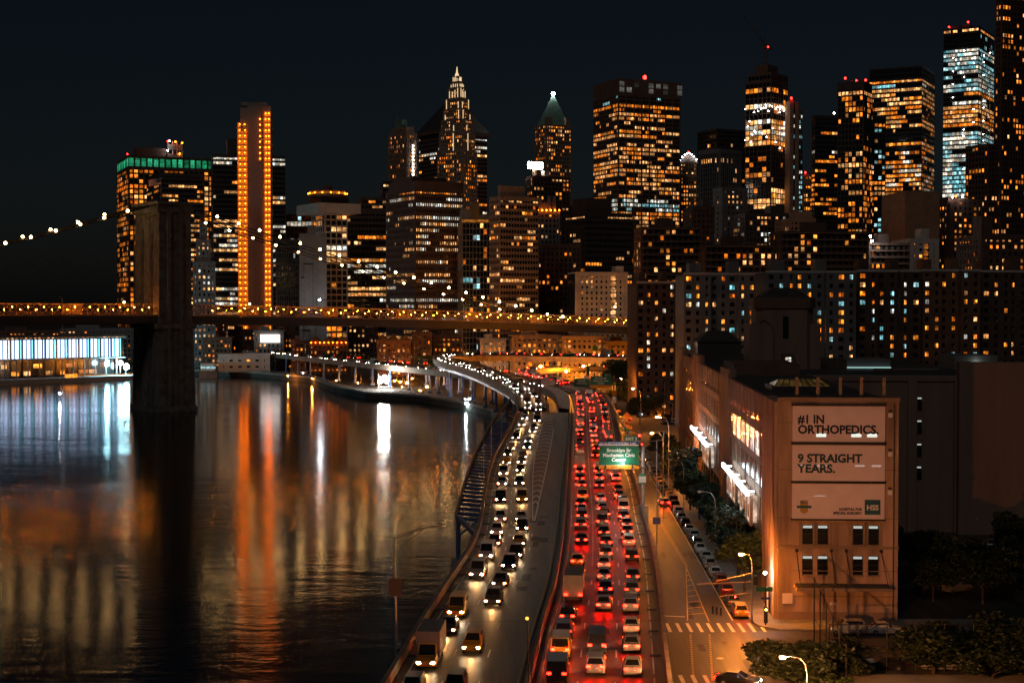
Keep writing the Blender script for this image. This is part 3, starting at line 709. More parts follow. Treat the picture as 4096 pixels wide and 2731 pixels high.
# 10 art deco tower with a white lamp string
b = Bld('deco_tower', 'slim brown setback tower with a string of white lamps on one edge', 389, 407, 417, 133, 1150, 42)
b.block(0, b.a, 0, b.b, 0, b.h, bay=3.4, fh=4.2, pier=.55, span=.4, proud=.6, p=.12, pal='aaw', bands=((138, 152, .3, 'aaw'),), run=.2)
b.block(b.a * .1, b.a * .9, 2, b.b * .9, b.h + .8, b.h + 5, bay=3, fh=4, pier=.6, span=.4, p=.0)
part(b, 'roof_tank', lambda q: (q.box(b.a * .1, b.a * .6, b.b * .3, b.b * .7, b.h + 5, b.h + 12), q.tube((b.a * .2, b.b * .6, b.h + 12), (b.a * .2, b.b * .6, b.h + 15), .8)), 'green_c')
for k in range(9): lampball('edge_lamp', (b.a * .55 + .3, -.8, b.hz(145 + k * 3.6)), .55, 'floodbig', b.root)
b.done('tan')
# 11 pyramid-roofed office
b = Bld('hip_roof_tower', 'broad tower with a dark hip roof standing behind the lit crowned spire', 419.5, 440, 487, 134, 1400, 35)
b.block(0, b.a, 0, b.b, 0, b.h, bay=3.2, fh=4.3, pier=.12, span=.45, p=.22, pal='wwha', bands=((142, 146, .8, 'wh'), (148, 154, .5, 'wh'), (176, 186, .8, 'wwa'), (192, 197, .85, 'wh')), run=.85)
q = b.fr; q.box(-3, b.a + 3, -3, b.b + 3, b.h + .8, b.h + 4.5)
zr = b.hz(98); c_ = (b.a / 2, b.b / 2)
def hip(q):
    P = [(-2, -2), (b.a + 2, -2), (b.a + 2, b.b + 2), (-2, b.b + 2)]; T = [(c_[0] - 6, c_[1] - 6), (c_[0] + 6, c_[1] - 6), (c_[0] + 6, c_[1] + 6), (c_[0] - 6, c_[1] + 6)]
    q.hull8([(x, y, b.h + 4.5) for x, y in P] + [(x, y, zr) for x, y in T])
part(b, 'roof', hip, 'dark'); b.done('brown')
# 12 crowned spire
b = Bld('spire_tower', 'tall slender tower with a white lit stepped crown and needle spire', 437.5, 463.5, 477, 150, 1250, 52)
a_, b_ = b.a, b.b
b.block(0, a_, 0, b_, 0, b.h, bay=3.2, fh=3.9, pier=.5, span=.42, proud=.5, p=.2, pal='aaw', run=.3, cap=.3)
def ring(i0, va, vb, p_, pal):
    x0, x1, y0, y1 = i0 * a_, a_ - i0 * a_, i0 * b_, b_ - i0 * b_
    b.block(x0, x1, y0, y1, b.hz(va), b.hz(vb), bay=2.6, fh=3.9, pier=.5, span=.4, proud=.5, p=p_, pal=pal, run=.3, cap=.3)
    return x0, x1, y0, y1
for i0, va, vb, p_, pal in ((.05, 149.7, 130, .3, 'aaw'), (.10, 129.7, 118, .45, 'aaw'), (.16, 117.7, 107, .4, 'aw'), (.20, 106.7, 96, .35, 'aw'), (.29, 95.7, 85, .2, 'aw'), (.34, 84.7, 79, .2, 'w'), (.40, 78.7, 73.5, .3, 'w')):
    x0, x1, y0, y1 = ring(i0, va, vb, p_, pal)
    z0, z1 = b.hz(va), b.hz(vb)
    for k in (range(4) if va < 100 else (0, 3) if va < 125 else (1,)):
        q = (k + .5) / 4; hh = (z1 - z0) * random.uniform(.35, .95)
        m2 = MB(); m2.obox((x0 + q * (x1 - x0), y0 - .75, z0 + hh / 2), (1, 0), .55, .3, hh); m2.build('painted_glow_fin', M['pin'], b.root)  # stone fin whose uplighting is painted as emission
        m2 = MB(); m2.obox((x0 - .75, y0 + q * (y1 - y0), z0 + hh / 2), (0, 1), .55, .3, hh); m2.build('painted_glow_fin', M['pin'], b.root)
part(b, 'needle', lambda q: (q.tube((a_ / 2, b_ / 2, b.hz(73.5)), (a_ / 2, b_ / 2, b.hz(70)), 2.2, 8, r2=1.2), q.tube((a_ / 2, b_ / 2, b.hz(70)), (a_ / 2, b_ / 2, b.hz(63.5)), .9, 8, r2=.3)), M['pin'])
b.done('tan')
# 13 ring-patterned block
b = Bld('glass_block', 'greenish glass block with a white ring-pattern screen above an orange terrace band', None, 462.5, 490.5, 222, 820, 8, 30)
b.block(0, b.a, 0, 30, 0, b.h, bay=2.4, fh=3.7, pier=.14, span=.16, p=.14, pal='aawc', run=.3, bands=((222, 226, .3, 'aw'),))
q = MB(); q.box(-.3, b.a + .3, -.5, .0, b.h + .1, b.h + 1.6); q.build('terrace_light_band', WM['a'], b.root)
b.fr.box(b.a * .0, b.a * .35, 2, 16, b.h + 1.7, b.h + 8); b.fr.box(b.a * .62, b.a, 2, 16, b.h + 1.7, b.h + 5); b.fr.box(b.a * .35, b.a * .62, 3, 16, b.h + 1.7, b.h + 12)
def rings(q):
    for i in range(3):
        for j in range(6):
            cx, cz = b.a * (.39 + .095 * i), b.h + 2.6 + j * 1.7
            for k in range(8): q.beam((cx + .75 * cos(k * pi / 4), 2.7, cz + .75 * sin(k * pi / 4)), (cx + .75 * cos((k + 1) * pi / 4), 2.7, cz + .75 * sin((k + 1) * pi / 4)), .2, .25)
part(b, 'ring_screen', rings, 'gold'); b.done('grey')
# 14 striped office
b = Bld('striped_office', 'brown office block with tight horizontal stripes of windows behind the deck end', 490, 500, 538, 197, 800, 28)
b.block(0, b.a, 0, b.b, 0, b.h, bay=2.2, fh=3.7, pier=.1, span=.48, proud=.45, p=.13, pal='aww', bands=((300, 312, .3, 'w'),), run=.55)
b.fr.box(b.a * .1, b.a * .72, 4, b.b * .6, b.h + .8, b.h + 7); b.done('tan')
# 15 green pyramid tower with beacon
b = Bld('pyramid_tower', 'slender brown tower with a green pyramid roof and a brilliant white beacon', 535, 546, 571, 124, 1450, 30)
b.block(0, b.a, 0, b.b, 0, b.h, bay=3.2, fh=4.2, pier=.45, span=.4, proud=.5, p=.22, pal='aaw', run=.3)
for x in (.05, .78): b.fr.box(b.a * x, b.a * (x + .17), -.4, 5, b.h + .8, b.h + 8)
part(b, 'roof', lambda q: q.hull8([(1.5, 1.5, b.h + .8), (b.a - 1.5, 1.5, b.h + .8), (b.a - 1.5, b.b - 1.5, b.h + .8), (1.5, b.b - 1.5, b.h + .8)] + [(b.a / 2 + i, b.b / 2 + j, b.hz(93)) for i, j in ((-.8, -.8), (.8, -.8), (.8, .8), (-.8, .8))]), 'green_c')
lampball('beacon_lamp', (b.a / 2, b.b / 2, b.hz(91)), 1.9, 'beacon', b.root)
b.done('tan')
# 16 stepped apartment block with a blazing rooftop sign
b = Bld('stepped_block', 'stepped dark block with a blazing white rooftop light box and round tank', 523, 533, 586, 205, 1050, 26)
b.block(0, b.a, 0, b.b, 0, b.h, bay=3.6, fh=3.8, pier=.4, span=.4, p=.14, pal='aaaw', run=.3)
b.block(b.a * .03, b.a * .72, 3, b.b * .9, b.h + .8, b.hz(176), bay=3.6, fh=3.8, pier=.4, span=.4, p=.2, pal='aaw', run=.3)
zt = b.hz(175)
q = MB(); q.tube((b.a * .14, 6, zt), (b.a * .14, 6, b.hz(168)), 3.2, 12); q.build('water_tank', M['bsteel'], b.root)
q = MB(); q.box(b.a * -.03, b.a * .235, 5, 6, b.hz(167.6), b.hz(161)); q.build('light_box', M['floodbig'], b.root)
q = MB(); q.box(b.a * .27, b.a * .36, 5, 10, zt, b.hz(169)); q.build('roof_hut', M['white'], b.root)
b.done('dbrick')
b = Bld('gothic_block', 'low pale block with a crenellated uplit roofline in front of the stepped block', None, 536.5, 560, 212, 960, 10, 30)
b.block(0, b.a, 0, 30, 0, b.h, bay=3.4, fh=3.8, pier=.5, span=.45, p=.14, pal='aaw', run=.2)
for x in (.12, .5, .72): b.fr.box(b.a * x, b.a * (x + .1), -.2, 4, b.h + .8, b.h + 11)
b.fr.box(b.a * .1, b.a * .85, 2, 10, b.h + .8, b.h + 7)
for k in range(6): lampball('roof_lamp', (b.a * (.05 + .18 * k), -1.0, b.h + 1.5), .5, 'bulb', b.root)
b.done('grey')
# 17 big bright slab
b = Bld('lit_slab', 'massive slab tower glowing with orange window rows under a grey louvred crown', 593.5, 617.5, 679.5, 78, 1300, 24)
zc = b.hz(94)
b.block(0, b.a, 0, b.b, 0, zc, bay=1.95, fh=4.15, pier=.12, span=.34, proud=.35, p=.6, pal='aaww', bands=((94, 97, .5, 'a'), (97, 103, .08, 'c'), (103, 107, .75, 'aa'), (107, 122, .62, 'aaw'), (122, 131, .12, 'w'), (131, 139, .4, 'aw'), (139, 147, .2, 'w'), (147, 151, .95, 'aww'), (151, 159, .5, 'aw'), (159, 172, .8, 'aww'), (172, 184, .4, 'aaw'), (184, 190, .3, 'w'), (190, 200, .7, 'aww'), (200, 205, .85, 'chh'), (205, 213, .3, 'hc')), run=.8, cap=0)
for k in range(9):
    x = k * b.a / 8; b.fr.obox((min(max(x, .5), b.a - .5), -.35, zc / 2 + 1), (1, 0), .9, .9, zc)
b.fr.box(-.3, b.a + .3, -.4, b.b + .3, zc, b.h)
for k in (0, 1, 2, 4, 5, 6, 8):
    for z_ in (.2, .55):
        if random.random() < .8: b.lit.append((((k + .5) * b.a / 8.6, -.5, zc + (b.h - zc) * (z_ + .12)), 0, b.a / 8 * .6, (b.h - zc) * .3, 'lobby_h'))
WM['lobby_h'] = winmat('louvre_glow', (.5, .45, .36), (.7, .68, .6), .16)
part(b, 'mast', lambda q: q.tube((b.a * .52, 12, b.h), (b.a * .52, 12, b.hz(74)), 1.2, 8), 'dark'); lampball('warning_lamp', (b.a * .52, 11, b.hz(73)), 2.0, 'redb', b.root)
b.done('brown')
# 18 curved dark office
b = Bld('round_office', 'dark rounded office block with yellow window rows low before the glowing slab', 566, 585, 632, 213, 900, 25)
b.block(0, b.a, 0, b.b, 0, b.h, bay=2.4, fh=4.0, pier=.16, span=.5, p=.15, pal='w', bands=((212, 221, .8, 'w'), (221, 262, .1, 'w'), (262, 300, .35, 'aw')), run=.8)
b.fr.box(2, b.a * .6, 3, b.b * .8, b.h + .8, b.h + 10); b.done('dark')
# 19 small classical building with a lamp-lined roof
b = Bld('classical_block', 'narrow tan building with an arched row of small lamps on its roof', None, 680, 698.5, 176, 1350, 4, 30)
b.block(0, b.a, 0, 30, 0, b.h, bay=3.2, fh=4.2, pier=.5, span=.45, p=.25, pal='aaw', run=.3, bands=((184, 188, .9, 'aw'),))
b.block(b.a * .0, b.a * .9, 3, 26, b.h + .8, b.hz(162), bay=3.2, fh=4.2, pier=.5, span=.45, p=.35, pal='aw', run=.2)
part(b, 'arched_roof', lambda q: q.hull8([(0, 3, b.hz(162)), (b.a, 3, b.hz(162)), (b.a, 22, b.hz(162)), (0, 22, b.hz(162)), (b.a * .3, 6, b.hz(153)), (b.a * .8, 6, b.hz(153)), (b.a * .8, 18, b.hz(153)), (b.a * .3, 18, b.hz(153))]), 'dark')
for k in range(9): q = k / 8; lampball('roof_lamp', (b.a * q, 2.5, b.hz(159.5 - 7 * sin(pi * min(1, q * 1.1)))), .55, 'floodbig', b.root)
lampball('warning_lamp', (b.a * .45, 2.5, b.hz(151.5)), .7, 'redb', b.root); b.done('tan')
# 20 dark tower with ribbed block
b = Bld('black_tower', 'plain black tower behind the block with pale vertical ribs', 697, 716, 748, 129, 1300, 26)
b.block(0, b.a, 0, b.b, 0, b.h, bay=3, fh=4.2, pier=.1, span=.3, p=.02, pal='a', bands=((141, 146, .4, 'aw'),)); b.done('dark')
b = Bld('ribbed_block', 'grey office block with tall pale vertical ribs', 698.5, 719, 740, 149, 1200, 40)
b.block(0, b.a, 0, b.b, 0, b.h, bay=3.3, fh=4.2, pier=.3, span=.12, proud=.9, p=.05, pal='w', bands=((158, 163, .35, 'w'),), run=.2, top=3); b.done('grey')
b = Bld('concrete_block', 'plain grey concrete block with a few warm windows below the ribbed block', 713, 722, 747, 188, 1000, 22)
b.block(0, b.a, 0, b.b, 0, b.h, bay=4.5, fh=4, pier=.6, span=.55, p=.14, pal='wwh', run=.1); b.done('grey')
b = Bld('low_block', 'dark low block with a plain lift tower beside the grey concrete block', None, 692, 714, 207, 960, 6, 26)
b.block(0, b.a, 0, 26, 0, b.h, bay=4, fh=4, pier=.5, span=.5, p=.06, pal='a'); b.fr.box(b.a * .5, b.a * .8, 2, 12, b.h + .8, b.h + 6); b.done('dbrick')
# 21 tower under construction with crane
b = Bld('unfinished_tower', 'unfinished glass tower blazing with work lights, a crane on its roof', 744.5, 770, 786.5, 81, 1100, 50)
A, B = b.a, b.b
b.block(0, A, 0, B, 0, b.h, bay=4.3, fh=4.3, pier=.12, span=.16, proud=.4, p=.12, pal='wa', bands=((81, 86, 0, 'a'), (86, 94, .55, 'aaw'), (94, 104, .05, 'a'), (104, 111, .97, 'whw'), (111, 117, .1, 'a'), (117, 147, .93, 'wwha'), (147, 170, .12, 'a'), (170, 178, .6, 'wa'), (178, 186, .3, 'w'), (186, 206, .7, 'wwa')), run=.5)
b.block(A * .0, A, 0, B * .9, b.h + .8, b.hz(73), bay=4.3, fh=4.3, pier=.1, span=.2, p=0, pal='a'); b.fr.box(A * .1, A * .7, B * .2, B * .7, b.hz(73), b.hz(63))
def crane(q):
    x, y = A * .2, B * .35; z0, z1 = b.hz(75), b.hz(46)
    for i, j in ((-1, -1), (1, -1), (1, 1), (-1, 1)): q.tube((x + i, y + j, z0), (x + i, y + j, z1), .22, 4)
    z = z0; k = 0
    while z < z1 - 2: q.beam((x - 1, y - 1, z), (x + 1, y - 1, z + 2), .2, .2); q.beam((x + 1, y - 1, z + 2), (x - 1, y - 1, z + 4), .2, .2); z += 4
    q.box(x - 2, x + 2, y - 2, y + 2, z1, z1 + 2.4); q.box(x + 2, x + 8, y - 1, y + 1, z1, z1 + 1.6)
    t_ = Vector((x - 20, y + 8, b.hz(17)))
    for d in (-.9, .9): q.tube((x + d, y, z1 + 2), t_ + Vector((d * .3, 0, 0)), .25, 4)
    for k in range(12):
        p0 = Vector((x - .9, y, z1 + 2)).lerp(t_, k / 12); p1 = Vector((x + .9, y, z1 + 2)).lerp(t_, (k + 1) / 12); q.tube(p0, p1, .15, 4)
    q.tube((x, y, z1 + 9), (x, y, z1), .3, 4); q.tube((x, y, z1 + 9), t_, .1, 4); q.tube((x, y, z1 + 9), (x + 8, y, z1 + 1), .1, 4)
part(b, 'crane', crane, 'brown'); lampball('warning_lamp', (A * .2, B * .35 - 2, b.hz(45)), .7, 'redb', b.root)
for k in range(40):
    f = random.random(); v_ = random.choice((random.uniform(104, 111), random.uniform(117, 147)))
    lampball('work_lamp', ((A * f, -.7, b.hz(v_)) if k % 2 else (-.7, B * f, b.hz(v_))), .32, 'floodbig', b.root)
b.done('brown')
b = Bld('lift_shaft_tower', 'slim pale concrete shaft with a red warning lamp beside the unfinished tower', None, 789, 797.6, 100, 1095, 8, 12)
b.fr.box(0, b.a * .42, 0, 12, 0, b.h); b.fr.box(b.a * .58, b.a, 0, 12, 0, b.h - 1); b.glass.box(b.a * .42, b.a * .58, .6, 11, 0, b.h - 2)
for k in range(24): b.win('F', b.a * .5, b.h * (k + .5) / 25, b.a * .12, 2.4, 'c' if k % 3 == 0 else 'h', y=.6) if k % 4 else None
lampball('warning_lamp', (.6, -1, b.h + 1.4), .9, 'redb', b.root); b.done('tan')
b = Bld('teal_lit_slab', 'thin dark slab dotted with teal windows behind the pale shaft', None, 797.8, 801.5, 109, 1130, 6, 18)
b.block(0, b.a, 0, 18, 0, b.h, bay=2.2, fh=4.2, pier=.2, span=.4, p=.25, pal='cch', run=.2); b.done('dark')
b = Bld('small_tower', 'small pale-topped tower with orange crown windows and a red lamp', None, 802.5, 811.5, 174, 1250, 6, 18)
b.block(0, b.a, 0, 18, 0, b.h - 9, bay=2.8, fh=4.0, pier=.4, span=.35, p=.2, pal='aw', run=.2, cap=0); b.fr.box(0, b.a, 0, 18, b.h - 9, b.h); b.win('F', b.a * .4, b.h - 3, 1.6, 1.8, 'a'); b.win('F', b.a * .75, b.h - 3, 1.6, 1.8, 'a')
lampball('warning_lamp', (b.a * .2, -.5, b.h + 1.5), .8, 'redb', b.root); b.done('tan')
# 22 dark tower with orange rows
b = Bld('dark_tower', 'black tower with sparse orange rows and a star-bright roof lamp', 811, 814, 839, 116, 1200, 14)
b.block(0, b.a, 0, b.b, 0, b.h, bay=3, fh=4.2, pier=.08, span=.45, p=.0, pal='a', bands=((126, 140, .3, 'aaw'), (140, 156, .12, 'h'), (156, 215, .45, 'aaa')), run=.75)
lampball('roof_lamp', (b.a * .8, 2, b.h + 3.5), .8, 'floodbig', b.root); b.done('dark')
# 23 tower with red beacons
b = Bld('beacon_tower', 'black tower with columns of orange windows and red beacons on its brown crown', 836.5, 862, 871, 89, 1000, 60)
b.block(0, b.a, 0, b.b, 0, b.h, bay=3.3, fh=4.1, pier=.25, span=.25, p=.28, pal='aaw', bands=((89, 93, .95, 'w'), (110, 118, .6, 'wa'), (118, 145, .12, 'a')), run=.3, cap=0)
b.fr.box(-.4, b.a * .9, -.4, b.b + .4, b.h + .1, b.h + 6)
for x, y, z in ((.1, .75, 9), (.5, .1, 8), (.2, .35, 7)): lampball('warning_lamp', (b.a * x, b.b * y, b.h + z), .8, 'redb', b.root)
part(b, 'roof_frame', lambda q: [q.beam((b.a * .2, b.b * y, b.h + 6), (b.a * .5, b.b * (y + .2), b.h + 9.5), .5, .5) for y in (.1, .3, .5, .7)], 'brown'); b.done('dark')
b = Bld('narrow_tower', 'narrow dark tower with mixed coloured windows tucked beside the red-beacon tower', None, 869, 884.5, 117, 1060, 8, 24)
b.block(0, b.a, 0, 24, 0, b.h, bay=3.4, fh=4.1, pier=.25, span=.4, p=.22, pal='awc', bands=((180, 200, .6, 'wa'),), run=.3); b.done('dark')
# 24 big lit tower
b = Bld('glass_tower', 'broad glass tower with dense pinkish orange floors under a dark crown', 868, 920, 932.5, 66, 1300, 62)
zc = b.hz(77)
b.block(0, b.a, 0, b.b, 0, zc, bay=2.2, fh=4.3, pier=.06, span=.36, p=.5, pal='wwaa', bands=((77, 82, .95, 'aw'), (82, 88, .3, 'hc'), (88, 92, .95, 'w'), (92, 134, .55, 'wwa'), (134, 141, .03, 'a'), (141, 240, .62, 'aawh')), run=.82, cap=0)
b.block(0, b.a, 0, b.b, zc + .05, b.h, bay=2.6, fh=4.3, pier=.08, span=.1, p=0, pal='a'); b.done('dark')
# 25 white lit tower with cross-braced hoist
b = Bld('white_lit_tower', 'very tall glass tower with cold white lit floors and a cross-braced hoist mast', 941.5, 976, 991.5, 26, 1400, 58)
zc = b.hz(32)
b.block(0, b.a, 0, b.b, 0, b.hz(46.5), bay=2.7, fh=4.5, pier=.05, span=.3, p=.93, pal='hcch', bands=((92, 95.5, .9, 'a'), (95.5, 104, .3, 'h'), (106, 128, .95, 'wwa'), (128, 131, 0, 'a')), run=.85, cap=0)
b.block(0, b.a, 0, b.b, b.hz(46.4), zc, bay=2.7, fh=4.5, pier=.06, span=.1, p=.02, pal='c', cap=0)
b.block(0, b.a, 0, b.b, zc + .05, b.h, bay=2.7, fh=4.5, pier=.1, span=.3, p=.9, pal='wa', cap=.3)
b.fr.box(b.a * .1, b.a * .6, b.b * .3, b.b * .8, b.h, b.h + 4)
for y, z in ((.85, 2), (.3, 5)): lampball('warning_lamp', (0, b.b * y, b.h + z), .9, 'redb', b.root)
def hoist(q):
    for x in (b.a * .1, b.a * .62): q.tube((x, -2, 0), (x, -2, b.hz(64)), .4, 5)
    z, k = 0, 0
    while z < b.hz(72):
        q.tube((b.a * .1, -2, z), (b.a * .62, -2, z + 20) if k % 2 else (b.a * .62, -2, z), .35, 4); q.tube((b.a * (.1 if k % 2 else .62), -2, z), (b.a * (.62 if k % 2 else .1), -2, z + 22), .35, 4); z += 22; k += 1
part(b, 'hoist_mast', hoist, 'gold')
for k in range(46): lampball('work_lamp', (-.8, b.b * random.choice((.12, .4, .72)), b.hz(46 + k * 3.3)) if k % 2 else (b.a * random.choice((.3, .7)), -.8, b.hz(46 + k * 3.3)), .42, 'floodbig', b.root)
b.done('dark')
# 26 edge tower
b = Bld('apartment_tower', 'very tall dark apartment tower cut by the picture edge with scattered orange windows', 993, 999, 1050, -30, 900, 30)
b.block(0, b.a, 0, b.b, 0, b.h, bay=3.3, fh=3.7, pier=.35, span=.35, p=.13, pal='aaaw', run=.35)
b.block(-9, -.2, 2, 20, 0, b.hz(145), bay=3.2, fh=3.7, pier=.35, span=.35, p=.1, pal='aw'); b.done('dbrick')
# 27 windowless ribbed block and neighbours
b = Bld('windowless_block', 'tall brown windowless block with fine vertical ribs', None, 904, 938.5, 190.5, 800, 6, 36)
b.fr.box(0, b.a, 0, 36, 0, b.h)
for k in range(26): b.fr.box(b.a * k / 26, b.a * k / 26 + .4, -.35, 0, 0, b.h - .02)
b.done('tan')
b = Bld('apartment_block', 'dark brick apartment block with an orange lit corner bay beside the windowless block', 938, 947, 981, 199, 830, 20)
b.block(0, b.a, 0, b.b, 0, b.h, bay=4.0, fh=3.6, pier=.5, span=.5, p=.24, pal='aaaw', run=.15)
b.fr.box(b.a * .0, b.a * .14, -2, 0, 0, b.h - 2); lampball('roof_lamp', (b.a * .03, -3, b.h + 1), .5, 'floodbig', b.root); lampball('roof_lamp', (b.a * .13, -3, b.h + 1.6), .5, 'bulb', b.root); lampball('roof_lamp', (b.a * .32, -3, b.h + 1.6), .5, 'floodbig', b.root); b.done('dbrick')
b = Bld('stair_block', 'low pale block with a glowing orange stair bay in front of the windowless block', None, 909, 938, 240, 700, 6, 24)
b.block(0, b.a, 0, 24, 0, b.h, bay=4.2, fh=3.3, pier=.6, span=.5, p=.12, pal='aw', run=.1); b.fr.box(b.a * .45, b.a * .75, 3, 10, b.h + .8, b.h + 6)
for k in range(6): b.win('F', b.a * .55, b.h - 3 - 3.3 * k, 2.0, 2.4, 'a', off=.35)
b.done('white')
b = Bld('apartment_tower', 'dark brick tower with narrow warm window slots by the picture edge above the long flats', None, 981, 1030, 236, 620, 6, 26)
b.block(0, b.a, 0, 26, 0, b.h, bay=3.6, fh=3.2, pier=.6, span=.5, p=.2, pal='aaw', run=.15)
b.fr.box(b.a * .05, b.a * .28, 3, 12, b.h + .8, b.h + 9); b.done('dbrick')
# 28 balcony slabs
def balcony(name, label, uL, uR, vt, D, p=.16, phi=4):
    b = Bld(name, label, None, uL, uR, vt, D, phi, 20)
    b.block(0, b.a, 0, 20, 0, b.h, bay=3.4, fh=2.95, pier=.45, span=.3, p=p, pal='aaw', run=.15, proud=.2)
    nr = round(b.h / 2.95)
    for j in range(1, nr + 1):
        m2 = MB(); m2.box(.4, b.a - .4, -1.7, -.22, j * b.h / nr - .25, j * b.h / nr + .03); m2.build('balcony_slab', M['tan'], b.root)
    b.fr.box(b.a * .3, b.a * .55, 4, 12, b.h + .8, b.h + 5); return b.done('dbrick')
balcony('balcony_flats', 'long brown flats with thin lit balcony edges, below the unfinished tower', 780, 868, 232.5, 620)
balcony('balcony_flats', 'brown flats with thin balcony edges directly above the white-edged brick block', 641, 700, 228, 640, .14)
balcony('balcony_flats', 'short brown flats with thin balcony edges beside the glowing stair block', 868.7, 909, 244, 650, .1)
balcony('balcony_flats', 'dark flats with balcony edges between the two longer balcony blocks', 704, 778, 246, 630, .13)
b = Bld('office_block', 'black block with small square white windows under the unfinished tower', None, 745, 789, 214, 900, 6, 30)
b.block(0, b.a, 0, 30, 0, b.h, bay=2.8, fh=3.8, pier=.4, span=.4, p=.3, pal='hw', run=.3); b.fr.box(b.a * .6, b.a * .9, 3, 16, b.h + .8, b.h + 6); b.done('dark')
b = Bld('rooftop_block', 'dark stepped block with a pale penthouse beneath the pale shaft', None, 789, 815, 219, 860, 6, 30)
b.block(0, b.a, 0, 30, 0, b.h, bay=3.4, fh=3.8, pier=.45, span=.45, p=.12, pal='wa'); b.fr.box(b.a * .25, b.a * .9, 2, 14, b.h + .8, b.h + 5); b.done('tan')
# 29 mid blocks before the skyline
b = Bld('beige_flats', 'beige block with rows of small dark windows and one bright stair column', None, 575, 627.5, 273, 770, 6, 26)
b.block(0, b.a, 0, 26, 0, b.h, bay=3.1, fh=3.1, pier=.62, span=.55, proud=.25, p=.06, pal='aw', run=.1, faces='F')
b.fr.box(b.a * .78, b.a * .93, 1, 14, b.h + .8, b.h + 4)
for k in range(8): b.win('F', b.a * .725, b.h - 2.6 - k * 3.1, 2.7, 2.2, 'w', off=.34); 
b.done('white')
b = Bld('dark_flats', 'dark brown block with few warm windows left of the beige flats', None, 537, 581, 245, 860, 6, 26)
b.block(0, b.a, 0, 26, 0, b.h, bay=3.4, fh=3.6, pier=.5, span=.45, p=.12, pal='aaw', bands=((288, 296, .5, 'w'),), run=.25); b.done('dbrick')
b = Bld('ribbed_slab', 'dark slab with fine vertical ribs behind the beige flats', None, 623, 645, 229, 920, 6, 26)
b.block(0, b.a, 0, 26, 0, b.h, bay=1.6, fh=3.9, pier=.45, span=.15, proud=.5, p=.05, pal='aw'); b.done('brown')
b = Bld('dark_flats', 'black block filling the gap behind the round office, hardly lit', None, 596, 640, 236, 980, 6, 26)
b.block(0, b.a, 0, 26, 0, b.h, bay=3.2, fh=3.8, pier=.4, span=.4, p=.08, pal='aw'); b.done('dark')
# 30 brick housing
def flats(name, label, uL, uC, uR, vt, D, phi, p=.3, wall='dbrick', pal='aawhc', segs=1, roofc=True):
    b = Bld(name, label, uL, uC, uR, vt, D, phi, 18)
    n = segs; x = 0.0
    for k in range(n):
        w = b.a / n; y0 = 0 if k % 2 == 0 else 2.2
        b.glass.box(x + .4, x + w - .4, y0 + .5, 15, .5, b.h - .5)
        nc = max(2, round(w / 3.0)); cw = w / nc; nr = round(b.h / 2.75); rh = b.h / nr
        for i in range(nc):
            ww = (1.0 if (i + k) % 3 else 1.6) * random.choice((.7, 1, 1))
            for j in range(nr):
                z = j * rh; c = x + (i + .5) * cw
                if random.random() < p * 1.35: b.win('F', c, z + rh * .55, ww, 1.35, '2' + random.choice(pal), y=y0 + .12)
                if random.random() < .10: b.lit.append(((c + ww * .15, y0 - .22, z + rh * .36), 0, .6, .42, 'acu'))
            # wall strips between window columns
            b.fr.box(x + i * cw + (.0), x + (i + .5) * cw - ww / 2, y0, y0 + .5, 0, b.h)
            b.fr.box(x + (i + .5) * cw + ww / 2, x + (i + 1) * cw, y0, y0 + .5, 0, b.h)
            for j in range(nr + 1):
                z0, z1 = max(0, (j - 1 + .55) * rh + .68), min(b.h, (j + .55) * rh - .68)
                b.fr.box(x + (i + .5) * cw - ww / 2 + .002, x + (i + .5) * cw + ww / 2 - .002, y0 + .02, y0 + .5, z0, z1)
        b.fr.box(x, x + .4, y0 + .5, 15, 0, b.h); b.fr.box(x + w - .4, x + w, y0 + .5, 15, 0, b.h); b.fr.box(x, x + w, y0 + .5, 15, b.h - .4, b.h)
        m2 = MB(); m2.box(x - .15, x + w + .15 - .01 * k, y0 - .2, y0 + .25, b.h, b.h + .75); m2.build('parapet', M['white'], b.root)
        x += w
    b.fr.box(b.a * .1, b.a * .25, 5, 11, b.h, b.h + 4); b.fr.box(b.a * .6, b.a * .72, 5, 11, b.h, b.h + 4.5)
    return b.done(wall)
WM['acu'] = mat('air_conditioner_grey', (.35, .34, .32), .7, var=0)
flats('brick_flats', 'dark brick flats at the end of the bridge deck with a column of warm windows', None, 636.8, 683.5, 283, 500, 8, .22, pal='aaawh')
flats('brick_flats', 'grey lit brick flats behind the long building, directly left of its brick tower', None, 684, 765, 274.5, 455, 4, .30, 'grey', 'aaawhc', 3)
flats('brick_flats', 'grey lit brick flats seen directly behind the brick roof tower', None, 766, 856, 272.5, 440, 4, .30, 'grey', 'aaawhc', 3)
flats('brick_flats', 'brown brick flats with paired warm windows behind the white roof lamp', None, 857, 921, 271.5, 450, 4, .36, 'dbrick', 'aaawhc', 3)
flats('brick_flats', 'tan brick flats with cool and warm windows, second from the picture edge', None, 922, 980, 271, 455, 4, .30, 'brick', 'aaawhc', 3)
flats('brick_flats', 'dark brick flats beneath the three orange roof lamps, cut by the picture edge', None, 981, 1040, 272, 465, 4, .13, 'dbrick', 'aaw', 2)

